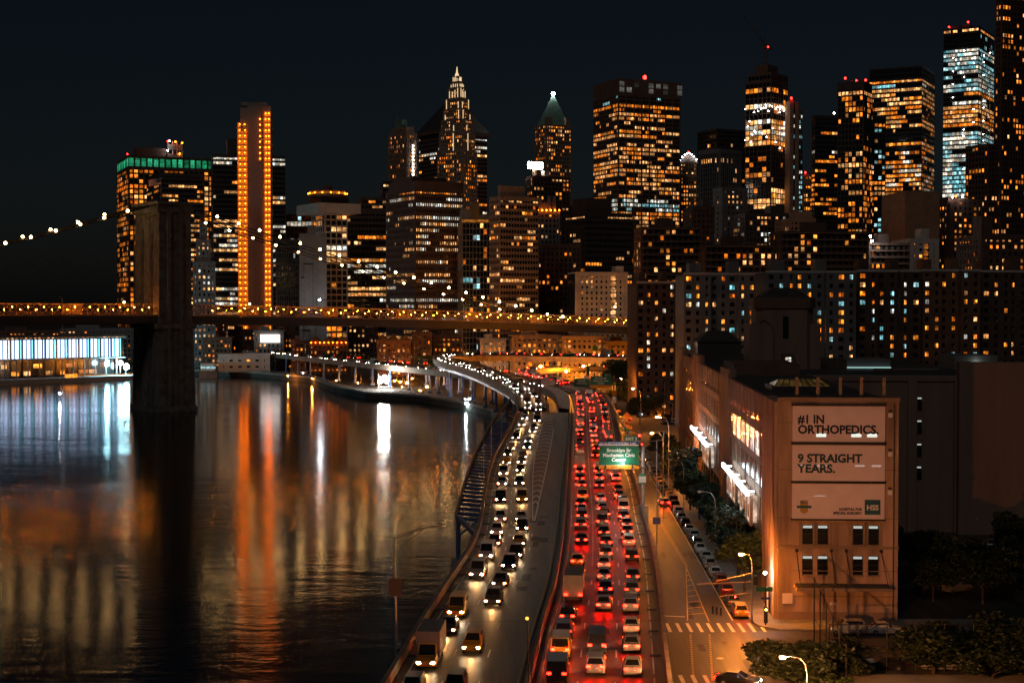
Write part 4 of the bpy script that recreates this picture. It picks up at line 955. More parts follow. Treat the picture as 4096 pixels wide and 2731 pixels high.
# ------------------------------------------------------------------ low waterfront district under the bridge
def low(name, label, uL, uR, vt, D, wall, p=.2, pal='aaw', gable=False, bay=3.2, fh=3.4, phi=6, dep=16):
    b = Bld(name, label, None, uL, uR, vt, D, phi, dep)
    b.block(0, b.a, 0, dep, 0, b.h, bay=bay, fh=fh, pier=.55, span=.5, proud=.25, p=p, pal=pal, run=.3, faces='F')
    if gable:
        n = 3; w = b.a / n
        def g(q):
            for k in range(n): q.hull8([(k * w, -.3, b.h + .8), (k * w + w, -.3, b.h + .8), (k * w + w, dep, b.h + .8), (k * w, dep, b.h + .8), (k * w + w * .45, -.3, b.h + 4), (k * w + w * .55, -.3, b.h + 4), (k * w + w * .55, dep, b.h + 4), (k * w + w * .45, dep, b.h + 4)])
        part(b, 'gable_roof', g, 'dbrick')
    else: b.fr.box(b.a * .2, b.a * .5, 3, 9, b.h + .8, b.h + 3)
    return b.done(wall)
low('warehouse', 'cream warehouse with evenly lit windows just under the bridge deck', 303, 338, 322.5, 900, 'white', .35, 'ww')
b = low('screen_building', 'low dark building carrying a large glowing white screen', 254, 284, 331, 870, 'grey', .1)
q = MB(); q.box(b.a * .22, b.a * .86, -1.2, -.7, b.hz(341.8), b.hz(334.2)); q.build('screen', M['screen'], b.root)
low('brick_house', 'small brick house with two lit windows by the far viaduct', 291, 308, 341, 830, 'brick', .25)
b = low('market_hall', 'low market hall with a lamp-lined roof edge and red gables', 309, 348, 343, 822, 'brick', .45, 'aaw', True)
for k in range(9): lampball('eave_lamp', (b.a * (k + .5) / 9, -.8, b.h + .5), .28, 'bulb', b.root)
low('gabled_warehouse', 'long brick warehouse with three pale outlined gables', 377, 411, 341.5, 790, 'brick', .22, 'aw', True)
low('pale_building', 'pale low building with a strip of warm windows under the deck', 414, 458, 324, 860, 'white', .35, 'aaw')
low('brick_house', 'dark brick house between the gabled warehouse and the pale building', 412, 432, 333, 800, 'dbrick', .2)
low('market_shed', 'broad low shed with a pale lit front above the curved ramp', 480, 506, 339.5, 790, 'white', .3, 'aw')
low('brick_house', 'dark brick row house with orange windows left of the pale lit shed', 433, 478, 336, 820, 'dbrick', .22, 'aaa')
low('brick_row', 'long ochre brick row lit by street lamps behind the interchange', 512, 562, 336, 770, 'tan', .2, 'aa')
low('brick_row', 'ochre corner house with one bright square window behind the interchange', 562, 607, 337, 745, 'tan', .2, 'aw')
low('plain_building', 'tall pale wall with two thin light slots under the bridge end', 590, 640, 327, 765, 'white', .06, 'w')
low('brick_house', 'low ochre house with three small windows beside the brick flats', 606, 640, 342, 735, 'tan', .15, 'a')
low('brick_house', 'far dim brick house right of the stone bridge tower base', 203, 232, 338, 900, 'brick', .35, 'aaw')
low('brick_house', 'dark block with warm rows seen below the deck next to the bridge tower', 199, 226, 322, 960, 'dbrick', .5, 'aaw')
low('brick_house', 'dim brown house under the deck left of the glowing screen', 228, 256, 330, 930, 'dbrick', .3, 'aaw')
low('brick_house', 'dark brick house under the deck between screen and cream warehouse', 284, 304, 332, 880, 'dbrick', .15, 'a')
low('brick_house', 'dark building under the deck with yellow office strips behind the market', 340, 378, 323, 905, 'dbrick', .3, 'ww')
low('brick_house', 'dark building with small warm windows behind the lit shed, under the deck', 458, 512, 324, 850, 'dbrick', .2, 'aaw')
low('brick_house', 'ochre building behind the ochre brick row, just under the deck', 512, 590, 326, 830, 'dbrick', .12, 'aaw')
low('harbour_shed', 'low shed with orange lamps behind the pier hall', -10, 60, 331, 960, 'dbrick', .1, 'a')
low('harbour_shed', 'pale low shed on the quay behind the bridge tower', 60, 135, 329, 990, 'grey', .15, 'aw')
# low waterside shed and pier blocks right of the bridge tower
b = Bld('waterside_shed', 'pale low shed standing at the water right of the bridge tower', None, 218, 270, 355, 845, 8, 14)
b.block(0, b.a, 0, 14, 0, b.h, bay=6, fh=5, pier=.6, span=.5, p=.1, pal='a', faces='F'); b.done('white')
b = Bld('red_ferry', 'moored red and white ferry seen against the bridge tower', None, 199, 217, 363, 835, 6, 8, zb=.0, cat='ferry')
b.fr.box(0, b.a, 0, 8, 0, b.h * .5); part(b, 'upper_deck', lambda q: q.box(.6, b.a - 1.5, 1, 7, b.h * .5, b.h), 'white'); b.win('F', b.a * .5, b.h * .72, b.a * .8, b.h * .15, 'c', y=1); b.done('brick')

# ------------------------------------------------------------------ pier hall with lit fins
P0, P1 = PZ(-30, 386, 0), PZ(140, 379.3, 0)
d = (P1 - P0); L = d.length; ang = atan2(d.y, d.x)
pr = thing('pier_hall', 'long glass pier hall with glowing white and cyan vertical fins on the water', 'building', (P0.x, P0.y, 0), ang)
zL0, zL1 = 13.0, 24.0
q = MB(); q.box(-60, L, 0, 70, -2, 2.6); q.build('pier_deck', M['conc'], pr)
q = MB(); q.box(-60, L - 4, 12, 66, zL0, zL1); q.box(-60, L - 8, 16, 60, 2.6, zL0 - .5); q.build('glazing', M['glass'], pr)
q = MB(); q.box(-60, L - 3, 10.6, 67, zL1, zL1 + 1.2); q.box(-60, L - 3, 10.8, 67, zL0 - .6, zL0); q.build('floor_slab', M['grey'], pr)
mF = MB(); mF.box(-.5, .5, -.5, .5, -.5, .5); meW = mF.mesh('led_fin', M['led']); meC = mF.mesh('led_fin', M['ledc'])
nb = 14; x = 0.0; pitch = (L - 6) / nb
for k in range(-3, nb):
    x = (k + .5) * pitch + 1
    for dx, w, me in ((0, 1.7, meW), (-pitch * .30, .45, meC if k < 2 or k > nb - 3 else meW), (-pitch * .4, .4, meW), (pitch * .32, .35, meC if k % 3 else meW)):
        obj('led_fin', me, pr, (x + dx, 11.3, (zL0 + zL1) / 2), 0, (w, .5, zL1 - zL0 - .8))
    o = obj('hall_column', bpy.data.meshes.get('hall_column') or (lambda m2: (m2.tube((0, 0, 2.6), (0, 0, 12.4), .4, 8), m2.mesh('hall_column', M['grey']))[1])(MB()), pr, (x, 12, 0))
q = MB()
for k in range(52): q.box(-40 + k * (L + 36) / 52, -40 + k * (L + 36) / 52 + 1.1, 10.3, 10.58, zL1 + .35, zL1 + .75)
stuff(q.build('roof_edge_lamp', WM['w'], pr))
for k in range(12): o = obj('shop_window', unitbox('aw'[k % 2], WM['aw'[k % 2]]), pr, (6 + k * (L - 20) / 12 + random.uniform(-1, 1), 15.8, 5 + 4 * (k % 3 == 0)), 0, (random.uniform(2, 6), .2, 2.2))
q = MB(); q.box(L - 45, L - 2, 1.5, 2.0, 3.2, 3.9); q.box(L - 45, L - 38, .6, 1.2, 2.7, 4.6); q.build('orange_light_rail', WM['a'], pr)
M['floodp'] = glow('pier_flood', (.42, .88, 1), 190)
for dx, z, r in ((-4, 7.4, 1.9), (-7.5, 9.6, 1.5), (-16, 9.4, 1.5)): lampball('flood_lamp', (L + dx, 8.6, z), r, 'floodp', pr)
q = MB()
for x in (L - 4, L - 7.5, L - 16): q.tube((x, 9.2, 2.6), (x, 9.2, 9), .2, 6)
q.build('lamp_pole', M['steel'], pr)

# ------------------------------------------------------------------ suspension bridge
T0 = PY(159, 305, 567); T0 = Vector((T0.x, 567, 0)); bd = Vector((.806, .592, 0)); bn = Vector((-.592, .806, 0))   # along the deck, across it
br = thing('suspension_bridge', 'long suspension bridge with a dark stone tower, lamp-strung cables and an orange lit deck', 'bridge', (T0.x, T0.y, 0), atan2(.592, .806))
# local axes: x along the deck towards the city, y across; near corner of the tower at the origin
TWX, TWY = 17.5, 31.0
tw = obj('tower', None, br); tw.scale = (.80, .83, 1)
def zdeck(x): return 38.4 - .0125 * x - .00006 * max(0, x) ** 2 + (.008 * x if x < 0 else 0)
q = MB(); q.box(-1.9, TWX + 2.0, -1.9, TWY + 2, -3, 1.9); q.build('footing', M['stone'], tw)
def bodies(q):
    for y0, y1 in ((0, 7.6), (11.9, 19.1), (23.4, TWY)):
        q.hull8([(-1.4, y0 - .5, 2), (TWX + 1.4, y0 - .5, 2), (TWX + 1.4, y1 + .5, 2), (-1.4, y1 + .5, 2), (-.4, y0, 37), (TWX + .4, y0, 37), (TWX + .4, y1, 37), (-.4, y1, 37)])
        q.hull8([(0, y0, 37), (TWX, y0, 37), (TWX, y1, 37), (0, y1, 37), (.5, y0 + .2, 80), (TWX - .5, y0 + .2, 80), (TWX - .5, y1 - .2, 80), (.5, y1 - .2, 80)])
    q.box(.8, TWX - .8, 7.3, 23.7, 2, 36.0)
    # pointed arches: wedges closing in between the shafts
    for c in (9.75, 21.25):
        for k in range(8):
            z0, z1 = 60 + k * 2.0, 62 + k * 2.0; w = 2.2 * (1 - ((k + .6) / 8) ** 1.8)
            q.box(.9, TWX - .9, c - 2.5, c - w, z0, z1); q.box(.9, TWX - .9, c + w, c + 2.5, z0, z1)
        q.box(.9, TWX - .9, c - 2.5, c + 2.5, 76, 79.9)
bm_ = MB(); bodies(bm_); bm_.build('shaft', M['stone'], tw)
q = MB(); q.box(-.7, TWX + .7, -.7, TWY + .7, 79.8, 81.4); q.box(-.1, TWX + .1, -.1, TWY + .1, 81.4, 83.0); q.box(-.9, TWX + .9, -.9, TWY + .9, 83.0, 84.2); q.build('cornice', M['stone'], tw)
q = MB()
for x in (4.2, 10.6): q.box(x, x + 1.9, -1.15, -.3, 2, 79.8)
for y in (9.0, 20.5): q.box(-1.1, -.2, y, y + 1.3, 2, 36)
q.box(-1.9, TWX + 1.9, -1.1, TWY + 1, 33.2, 35.2); q.build('buttress', M['stone'], tw)
# stone courses proud of the shaft, near face low down
for j in range(16):
    z = 3 + j * 1.95; off = (j % 2) * 1.3
    for i in range(8):
        x = off + i * 2.55 + .3
        if x + 2.3 < TWX + .6 and not (3.4 < x + 1.1 < 6.9 or 9.8 < x + 1.1 < 13.2):
            o = obj('stone_block', bpy.data.meshes.get('stone_block') or (lambda m2: (m2.box(0, 2.4, -.14, .3, 0, 1.8), m2.mesh('stone_block', M['stone']))[1])(MB()), tw, (x, -.5 + z * .0135 - random.uniform(0, .12), z))
# deck, girders, trusses
X0, X1 = -150, 300
def xs(st): return [X0 + i * st for i in range(int((X1 - X0) / st) + 1)]
YC = 13.0; YA, YB = YC - 11.8, YC + 11.8
dk = obj('deck', None, br)
q = MB()
for ya, yb, za, zb_ in ((YA, YB, -.6, 0), (YA - .3, YA + .3, -2.9, -.2), (YB - .3, YB + .3, -2.9, -.2), (YC - .4, YC + .4, -3.4, -.6)):
    for x in xs(15)[:-1]: q.hull8([(x, ya, zdeck(x) + za), (x + 15, ya, zdeck(x + 15) + za), (x + 15, yb, zdeck(x + 15) + za), (x, yb, zdeck(x) + za), (x, ya, zdeck(x) + zb_), (x + 15, ya, zdeck(x + 15) + zb_), (x + 15, yb, zdeck(x + 15) + zb_), (x, yb, zdeck(x) + zb_)])
q.build('roadway', M['dark'], dk)
for y, hgt in ((YA, 3.0), (YC - 4, 4.6), (YC + 4, 4.6), (YB, 3.0)):
    q = MB(); st = 4.6; X = xs(st)
    for i in range(len(X) - 1):
        x, x2 = X[i], X[i + 1]
        if y == YA and -1 < x < TWX: continue
        q.beam((x, y, zdeck(x)), (x, y, zdeck(x) + hgt), .22, .22); q.beam((x, y, zdeck(x) + hgt), (x2, y, zdeck(x2) + hgt), .35, .4); q.beam((x, y, zdeck(x) + .25), (x2, y, zdeck(x2) + .25), .3, .45)
        q.beam((x, y, zdeck(x) + (.3 if i % 2 else hgt)), (x2, y, zdeck(x2) + (hgt if i % 2 else .3)), .12, .14)
        if hgt > 4: q.beam((x, y, zdeck(x) + (hgt if i % 2 else .3)), (x2, y, zdeck(x2) + (.3 if i % 2 else hgt)), .12, .14)
    q.build('truss', M['bsteel'], dk)
q = MB()
for x in xs(38)[1:]: q.box(x, x + 8, YC - 4.3, YC - 4.1, zdeck(x) + .6, zdeck(x) + 4.3)
q.build('truss_panel', M['bsteel'], dk)
lm = lampball('deck_lamp', (0, 0, 0), .15, 'deckl', dk); first = True
for k, x in enumerate(xs(6)):
    if -4 < x < 22: continue
    for y in (YA + 1.2, YC - 7.5):
        o = lm if first else lm.copy()
        if not first: COL.objects.link(o)
        first = False; o.location = (x + (4 if y > YA + 2 else 0), y, zdeck(x) + (2.4 if y < YA + 2 else 3.4))
def zc_(x): return 83 - .275 * x + .00018 * x * x if x >= 0 else 83 + .335 * x + .0006 * x * x
cl = None
for y in (YA + .5, YC - 4.2, YC + 4.2, YB - .5):
    P = []
    x = -150.0
    while x <= 235:
        P.append(Vector((x if abs(x) > 2 else 0, y, max(zc_(x if x < 0 else max(0, x - TWX * .5)), zdeck(x) + .5)))); x += 6
    q = MB(); q.path(P, .25, 6); q.build('main_cable', M['blackm'], br)
    q = MB()
    for p in P[::1]:
        if p.z > zdeck(p.x) + 4 and not -2 < p.x < TWX + 2: q.tube((p.x, y, zdeck(p.x) + 1), p, .022, 3, cap=False)
    stuff(q.build('hanger', M['blackm'], br))
    if y in (YA + .5, YB - .5):
        x = -145.0
        while x < 215:
            if not -7 < x < TWX + 3:
                z = max(zc_(x if x < 0 else x - TWX * .5), zdeck(x) + 3.2) + .7
                if cl is None: cl = lampball('cable_lamp', (0, 0, 0), .6, 'neck', br); o = cl
                else: o = cl.copy(); COL.objects.link(o)
                o.location = (x, y, z)
            x += 9.5 if y < YC else 11
q = MB()
for k in range(9):   # diagonal stays from the tower top
    for y in (YA + .5, YB - .5): q.tube((TWX, y, 79), (TWX + 12 + k * 11, y, zdeck(40) + 2), .022, 3, cap=False); q.tube((0, y, 79), (-12 - k * 11, y, zdeck(-40) + 2), .022, 3, cap=False)
stuff(q.build('stay_cable', M['blackm'], br))
# lamps on the deck beside the tower
for x in (-14, 40): lampball('deck_lamp', (x, YA - .2, zdeck(x) + 5.4), .4, 'neck', br)
# flag on the tower
fl = thing('flag', 'striped flag with a blue canton flying on the stone bridge tower', 'flag'); fp = PY(161, 200, 575); fl.location = fp
q = MB(); q.tube((0, 0, -.8), (0, 0, 9.4), .09, 8); q.build('flag_pole', M['steel'], fl)
def fw(i): return -.15 * i + .35 * sin(i * .9)
for j in range(7):
    q = MB()
    for i in range(8): q.poly([(-i * .6, fw(i) * .6, 9.2 - j * .42 - i * .12), (-(i + 1) * .6, fw(i + 1) * .6, 9.2 - j * .42 - (i + 1) * .12), (-(i + 1) * .6, fw(i + 1) * .6, 8.78 - j * .42 - (i + 1) * .12), (-i * .6, fw(i) * .6, 8.78 - j * .42 - i * .12)], 1 if (j < 4 and i < 3) else 0)
    q.build('stripe', [M['flagr'] if j % 2 == 0 else M['flag'], M['flagb']], fl)

# ------------------------------------------------------------------ street lamps of the interchange and waterfront
def mast_lamp(name, label, u, v, D, m, zg, r=.38, group=None, arm=1.4):
    p = PY(u, v, D); t = thing(name, label, 'street lamp', (p.x, D, zg), 0, group)
    q = MB(); h = p.z - zg; q.tube((arm, 0, 0), (arm, 0, h - .3), .11, 6, r2=.07); q.tube((arm, 0, h - .3), (0, 0, h + .25), .06, 6); q.build('pole', M['steel'], t)
    q = MB(); q.box(-.45, .45, -.2, .2, r * .8, r * .8 + .16); q.build('lamp_hood', M['steel'], t)
    lampball('lamp_glass', (0, 0, 0), r, m, t); return t
Z7 = [(112, 815, 700), (263, 935, 690), (200, 1010, 650), (560, 928, 700), (610, 825, 735), (655, 937, 690), (1143, 835, 700), (1155, 900, 680), (498, 1080, 640)]
for k, (x, y, D) in enumerate(Z7): mast_lamp('street_lamp', 'orange street lamp among the interchange ramps, %s from the river side' % nth([3, 4, 2, 6, 7, 8, 9, 10, 5][k] - 1), 512 + x * .10885, 250 + y * .10885, D, 'sodium_far', 13 if D < 695 and k not in (7,) else 3, .45, 'orange lamps around the interchange')
Z6 = [(1270, 1008, 745), (1323, 1015, 735), (1388, 1025, 720), (1570, 1037, 690), (2182, 1063, 660), (2312, 915, 720)]
for k, (x, y, D) in enumerate(Z6): mast_lamp('street_lamp', 'orange street lamp behind the far viaduct, %s counted from the bridge tower' % nth(k + 1), 256 + x * .10885, 250 + y * .10885, D, 'sodium_far', 3, .4, 'orange lamps behind the viaduct')
for k, (x, y, D) in enumerate([(430, 783, 830), (1432, 835, 770), (2130, 880, 760), (45, 760, 850)]): mast_lamp('street_lamp', ['white street lamp behind the small brick house', 'orange street lamp at the gabled warehouse end', 'white street lamp on the pale shed roof line', 'white street lamp beside the glowing screen'][k], 256 + x * .10885, 250 + y * .10885, D, 'lampw' if k != 1 else 'sodium_far', 3, .3)
mast_lamp('street_lamp', 'white street lamp at the foot of the loop ramp', 534.6, 365.4, 650, 'lampw', 3, .3)
for k, (u, v, D) in enumerate([(757, 262.8, 560), (677, 276, 540), (982, 265, 520), (991.5, 266.5, 515), (998, 265.3, 512), (950, 267, 540)]):
    mast_lamp('street_lamp', 'orange lamp above the roofs of the brick flats, %s from the bridge' % nth([2, 1, 4, 5, 6, 3][k]), u, v, D, 'sodium', 3, .32, 'orange lamps above the flats')
mast_lamp('street_lamp', 'orange street lamp among the park trees behind the car park', 660.5, 380, 500, 'sodium', 3, .36)
mast_lamp('street_lamp', 'white car park lamp behind the parked row and park trees', 668, 402, 478, 'lampw', 3, .4)
mast_lamp('street_lamp', 'white lamp standing above the deck left of the bridge tower', 59, 297, 640, 'lampw', 3, .42)
for k, (u, v, D) in enumerate([(808, 231, 640), (870.5, 236, 640), (872, 240.6, 645)]): lampball('roof_flood_lamp', PY(u, v, D), .5, 'lampw'); tag(bpy.data.objects['roof_flood_lamp' if k == 0 else 'roof_flood_lamp.%03d' % k], ['white flood lamp on the long balcony flats roof', 'upper white flood lamp at the end of the long balcony flats', 'lower white flood lamp at the end of the long balcony flats'][k], 'flood lamp')
lampball('wall_lamp', PY(615, 306.5, 752), .5, 'neck'); tag(bpy.data.objects['wall_lamp'], 'yellow white lamp in front of the beige flats', 'lamp')
lampball('construction_lamp', PY(319.7, 299.5, 836), .6, 'lampw'); tag(bpy.data.objects['construction_lamp'], 'brilliant white lamp in front of the pale blank block', 'lamp')
# big floodlit stage by the shore
f = PY(383.5, 383, 672); ft = thing('flood_tower', 'dazzling white flood light tower on the promenade below the viaduct', 'flood light', (f.x, 672, 3), .05)
q = MB(); q.box(-3, 3, 0, 1.2, .0, 1.2); q.tube((-2.4, .6, 1.2), (-2.4, .6, 7), .15); q.tube((2.4, .6, 1.2), (2.4, .6, 7), .15); q.build('trailer_frame', M['steel'], ft)
M['fstage'] = glow('flood_stage', (1, .95, .86), 380)
for x, z, r in ((-1.9, 3.3, .7), (-.4, 4.3, 1.0), (1.4, 3.5, .8), (.5, 5.9, .85), (-1.6, 5.4, .6), (2.2, 5.2, .55)): lampball('flood_lamp', (x, .1, z), r, 'fstage', ft)
M['lampp'] = glow('promenade_lamp_glow', (.75, .97, 1), 1500)
for k, (u, v, D) in enumerate(((288, 367, 800), (312, 370, 770), (336, 372, 745), (358, 374, 725), (402, 378, 690), (420, 381, 660))): mast_lamp('street_lamp', 'orange lamp underneath the far viaduct, %s from the bridge tower' % nth(k + 1), u, v, D, 'sodium', 3, .3, 'orange lamps under the viaduct')
for k, (u, v, D, m) in enumerate(((465, 388.5, 600, 'lampp'), (469.5, 388.8, 602, 'lampp'), (466, 397.5, 575, 'lampp'))): mast_lamp('promenade_lamp', 'white promenade lamp below the curved ramp, %s' % ['brightest of three', 'close behind the brightest', 'lowest at the water'][k], u, v, D, m, 3, .3, 'white lamps under the ramp')

# ------------------------------------------------------------------ long building with the billboards
LB = thing('long_warehouse', 'long brown riverside warehouse with tall piers and a squat roof tower', 'building', (bx(178), 178, 3), -math.atan(.0537))
# local: y runs along the street front (away), x to the inland side; street face is x = 0, end wall is y = 0
LY, HB, WX = 190.0, 27.6, 14.9
q = MB()
q.box(.05, WX - .05, .4, 82, 0, HB - 1); q.box(.06, 53.9, 72.35, LY, 0, HB - 2.2); q.build('wall_core', M['glass'], LB)
def wall_with_holes(q, x0, x1, z0, z1, holes, y0, y1):
    """end wall made of pieces round rectangular openings that share rows"""
    rows = sorted(set([z0, z1] + [h[2] for h in holes] + [h[3] for h in holes]))
    for za, zb in zip(rows, rows[1:]):
        hs = sorted((h for h in holes if h[2] <= za and h[3] >= zb)); x = x0
        for h in hs: q.box(x, h[0], y0, y1, za, zb); x = h[1]
        q.box(x, x1, y0, y1, za, zb)
holes = []
def ux(u): return (TX(u) * 178 - bx(178)) / cos(LB.rotation_euler.z) + .0
def vz(v): return zat(v, 178) - 3
UW = [(803, 814), (818, 829), (853, 863.5), (868.3, 879)]
for a, b_ in UW:
    for v0, v1 in ((524, 543), (554.5, 573.5)): holes.append((ux(a), ux(b_), vz(v1), vz(v0)))
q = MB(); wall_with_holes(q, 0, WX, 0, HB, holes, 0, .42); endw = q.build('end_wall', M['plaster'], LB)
for h in holes:
    w = obj('window', None, LB, ((h[0] + h[1]) / 2, .3, (h[2] + h[3]) / 2)); W_, H_ = h[1] - h[0], h[3] - h[2]
    m2 = MB(); m2.box(-W_ / 2, W_ / 2, -.02, .02, -H_ / 2, H_ / 2); m2.build('pane', M['glass'], w)
    m2 = MB(); [m2.box(x - .05, x + .05, -.12, -.03, -H_ / 2, H_ / 2) for x in (-W_ / 2 + .05, W_ / 2 - .05)]; m2.box(-W_ / 2, W_ / 2, -.1, -.03, -.04, .04); m2.build('frame', M['blackm'], w)
    m2 = MB(); m2.box(-W_ / 2 - .12, W_ / 2 + .12, -.5, -.05, -H_ / 2 - .14, -H_ / 2); m2.build('sill', M['tan'], w)
    if random.random() < .85: m2 = MB(); m2.box(-W_ / 2 + .12, W_ / 2 - .12, -.1, -.05, H_ / 2 - .42, H_ / 2 - .12); m2.build('lit_blind', M['shade'], w)
q = MB()
for k in range(4):   # pale reveals beside the window pairs
    for v0, v1 in ((521, 545),):
        a, b_ = UW[k]; [(lambda m2: (m2.box(x_, x_ + .32, -.1, 0, vz(v1), vz(v0)), m2.build('window_reveal', M['tan'], LB)))(MB()) for x_ in (ux(a) - .42, ux(b_) + .1)]
q = MB(); q.box(-.1, WX + .1, -.14, 0, vz(547.5), vz(544.8)); q.build('string_course', M['tan'], LB); q = MB(); q.box(-.15, WX + .15, -.16, .5, HB, HB + .5); q.build('coping', M['tan'], LB)
q = MB(); q.tube((ux(893), -.15, .2), (ux(893), -.15, HB - .3), .09, 6); q.build('drain_pipe', M['dbrick'], LB)
for z_ in (3.1, 6.3, 12.9, 19.0, 24.9): q = MB(); q.box(.02, WX - .02, -.035, 0, z_, z_ + .1); q.build('joint_line', M['plain'], LB)
# canopy with hanger rods
q = MB(); q.box(ux(795), ux(888), -2.6, -.03, vz(586), vz(583)); q.build('canopy', M['tan'], LB)
q = MB(); q.box(ux(796), ux(887), -2.4, -.1, vz(583), vz(582)); q.build('canopy_roof', M['roof'], LB)
for u0, u1 in ((797.5, 799), (831.7, 834), (846.5, 849), (881, 885)):
    q = MB(); q.tube((ux(u0), -.05, vz(549.5)), (ux(u1), -2.3, vz(583)), .05, 6); q.tube((ux(u0), -.02, vz(549.5)), (ux(u0), -.3, vz(549.5)), .22, 8); q.build('hanger_rod', M['blackm'], LB)
q = MB(); q.box(ux(783.6), ux(793.6), -.09, -.02, vz(602.5), vz(592.4)); pan = q.build('wall_panel', M['bill'], LB)
for u in (832, 836): q = MB(); q.box(ux(u - 1.2), ux(u + 1.2), -.06, -.01, vz(603.6), vz(600.6)); q.build('notice', M['swhite'], LB)
q = MB(); q.box(ux(780), ux(896), -.05, -.005, 0, vz(610.5)); q.build('plinth', M['plain'], LB)
# billboards (flat printed panels hung on the wall)
TEXTS = []
def text(s, x, y, z, size, m, parent, bold=.0, align='LEFT', squeeze=1.0, fit=None, extrude=.004):
    c = bpy.data.curves.new('lettering', 'FONT'); c.body = s; c.size = size; c.align_x = align; c.extrude = extrude; c.offset = bold; c.resolution_u = 3
    tmp = bpy.data.objects.new('tmp', c); COL.objects.link(tmp); TEXTS.append((tmp, (x, y, z), M[m], parent, squeeze, fit))
def finish_texts():
    """turn all lettering into plain meshes on their signs"""
    dg = bpy.context.evaluated_depsgraph_get(); made = [bpy.data.meshes.new_from_object(t[0].evaluated_get(dg)) for t in TEXTS]
    for me, (tmp, loc, m, parent, squeeze, fit) in zip(made, TEXTS):
        bpy.data.objects.remove(tmp); me.materials.clear(); me.materials.append(m); me.name = 'lettering'
        if fit: xs_ = [v.co.x for v in me.vertices]; squeeze = fit / (max(xs_) - min(xs_))
        o = obj('lettering', me, parent, loc); o.rotation_euler = (pi / 2, 0, 0); o.scale = (squeeze, 1, 1)
BR = LB.rotation_euler.z
def billboard(label, v0, v1):
    x0, x1, z0, z1 = ux(792.3), ux(883.5), vz(v1), vz(v0)
    wp_ = LB.matrix_basis @ Vector((x0, -.45, z0)); t = thing('billboard', label, 'billboard', wp_, BR, 'billboards stacked on the end wall')
    w, h = x1 - x0, z1 - z0
    m2 = MB(); m2.box(0, w, 0, .12, 0, h); m2.build('panel', M['bill'], t)
    m2 = MB(); m2.box(-.15, w + .15, -.12, .2, h, h + .2); m2.box(-.15, w + .15, -.12, .2, -.2, 0); m2.build('frame', M['blackm'], t)
    m2 = MB(); [m2.box(x, x + .1, .12, .44, -.1, h) for x in (.5, w / 2, w - .6)]; m2.build('bracket', M['blackm'], t)
    m2 = MB(); m2.box(w + .45, w + 1.0, .36, .42, h * .68, h * .80); m2.build('permit_plate', M['swhite'], t); m2 = MB(); m2.box(w + .5, w + .95, .36, .42, h * .84, h * .89); m2.build('permit_plate', M['navy'], t)
    return t, w, h
t, w, h = billboard('top billboard with two lines of bold navy lettering', 405, 440.7)
text('#1 IN', .66, -.02, h * .52, 1.46, 'navy', t, .055, fit=3.3); text('ORTHOPEDICS.', .66, -.02, h * .235, 1.46, 'navy', t, .055, fit=9.95)
for x in (.31, .69, .86):
    m2 = MB(); m2.box(w * x - .62, w * x + .62, -.009, -.001, h * .135, h * .235); m2.build('lit_slot', M.setdefault('slot', glow('window_glow_through', (.95, 1, .85), .9, False)), t)
t, w, h = billboard('middle billboard with teal lettering about straight years', 443.7, 479.6)
text('9 STRAIGHT', .66, -.02, h * .52, 1.46, 'teal', t, .055, fit=8.0); text('YEARS.', .66, -.02, h * .235, 1.46, 'teal', t, .055, fit=4.75)
M['slot2'] = glow('window_glow_faint', (.9, .62, .5), .45, False)
for x in (.12, .32, .73, .91): m2 = MB(); m2.box(w * x - .6, w * x + .6, -.009, -.001, h * .40, h * .45); m2.build('lit_slot', M['slot2'], t)
t, w, h = billboard('lowest billboard with a gold badge and a square teal logo', 482, 517.3)
m2 = MB(); m2.box(w * .785, w * .955, -.02, -.001, h * .13, h * .55); m2.build('logo_square', M['tealbox'], t)
text('HSS', w * .87, -.03, h * .26, .92, 'swhite', t, .03, 'CENTER', fit=1.45); text('HOSPITAL FOR', w * .755, -.01, h * .245, .44, 'navy', t, .022, 'RIGHT', fit=2.85); text('SPECIAL SURGERY', w * .755, -.01, h * .135, .44, 'navy', t, .022, 'RIGHT', fit=3.6)
m2 = MB(); m2.poly([(x * .9 + w * .13, -.015, h * .17 + z * 1.35) for x, z in ((-.55, .1), (0, -.12), (.55, .1), (.55, 1.0), (-.55, 1.0))]); m2.build('badge', M['gold'], t)
m2 = MB(); m2.box(w * .05, w * .21, -.03, -.017, h * .30, h * .37); m2.build('badge_ribbon', M['tealbox'], t); text('BEST', w * .13, -.03, h * .44, .46, 'navy', t, .012, 'CENTER')
m2 = MB(); m2.box(w * .24, w * .36, -.009, -.001, h * .635, h * .66); m2.build('lit_slot', M['slot2'], t)
text('OUTFRONT', ux(838), -.02, vz(521), .34, 'swhite', LB, .0, 'CENTER')
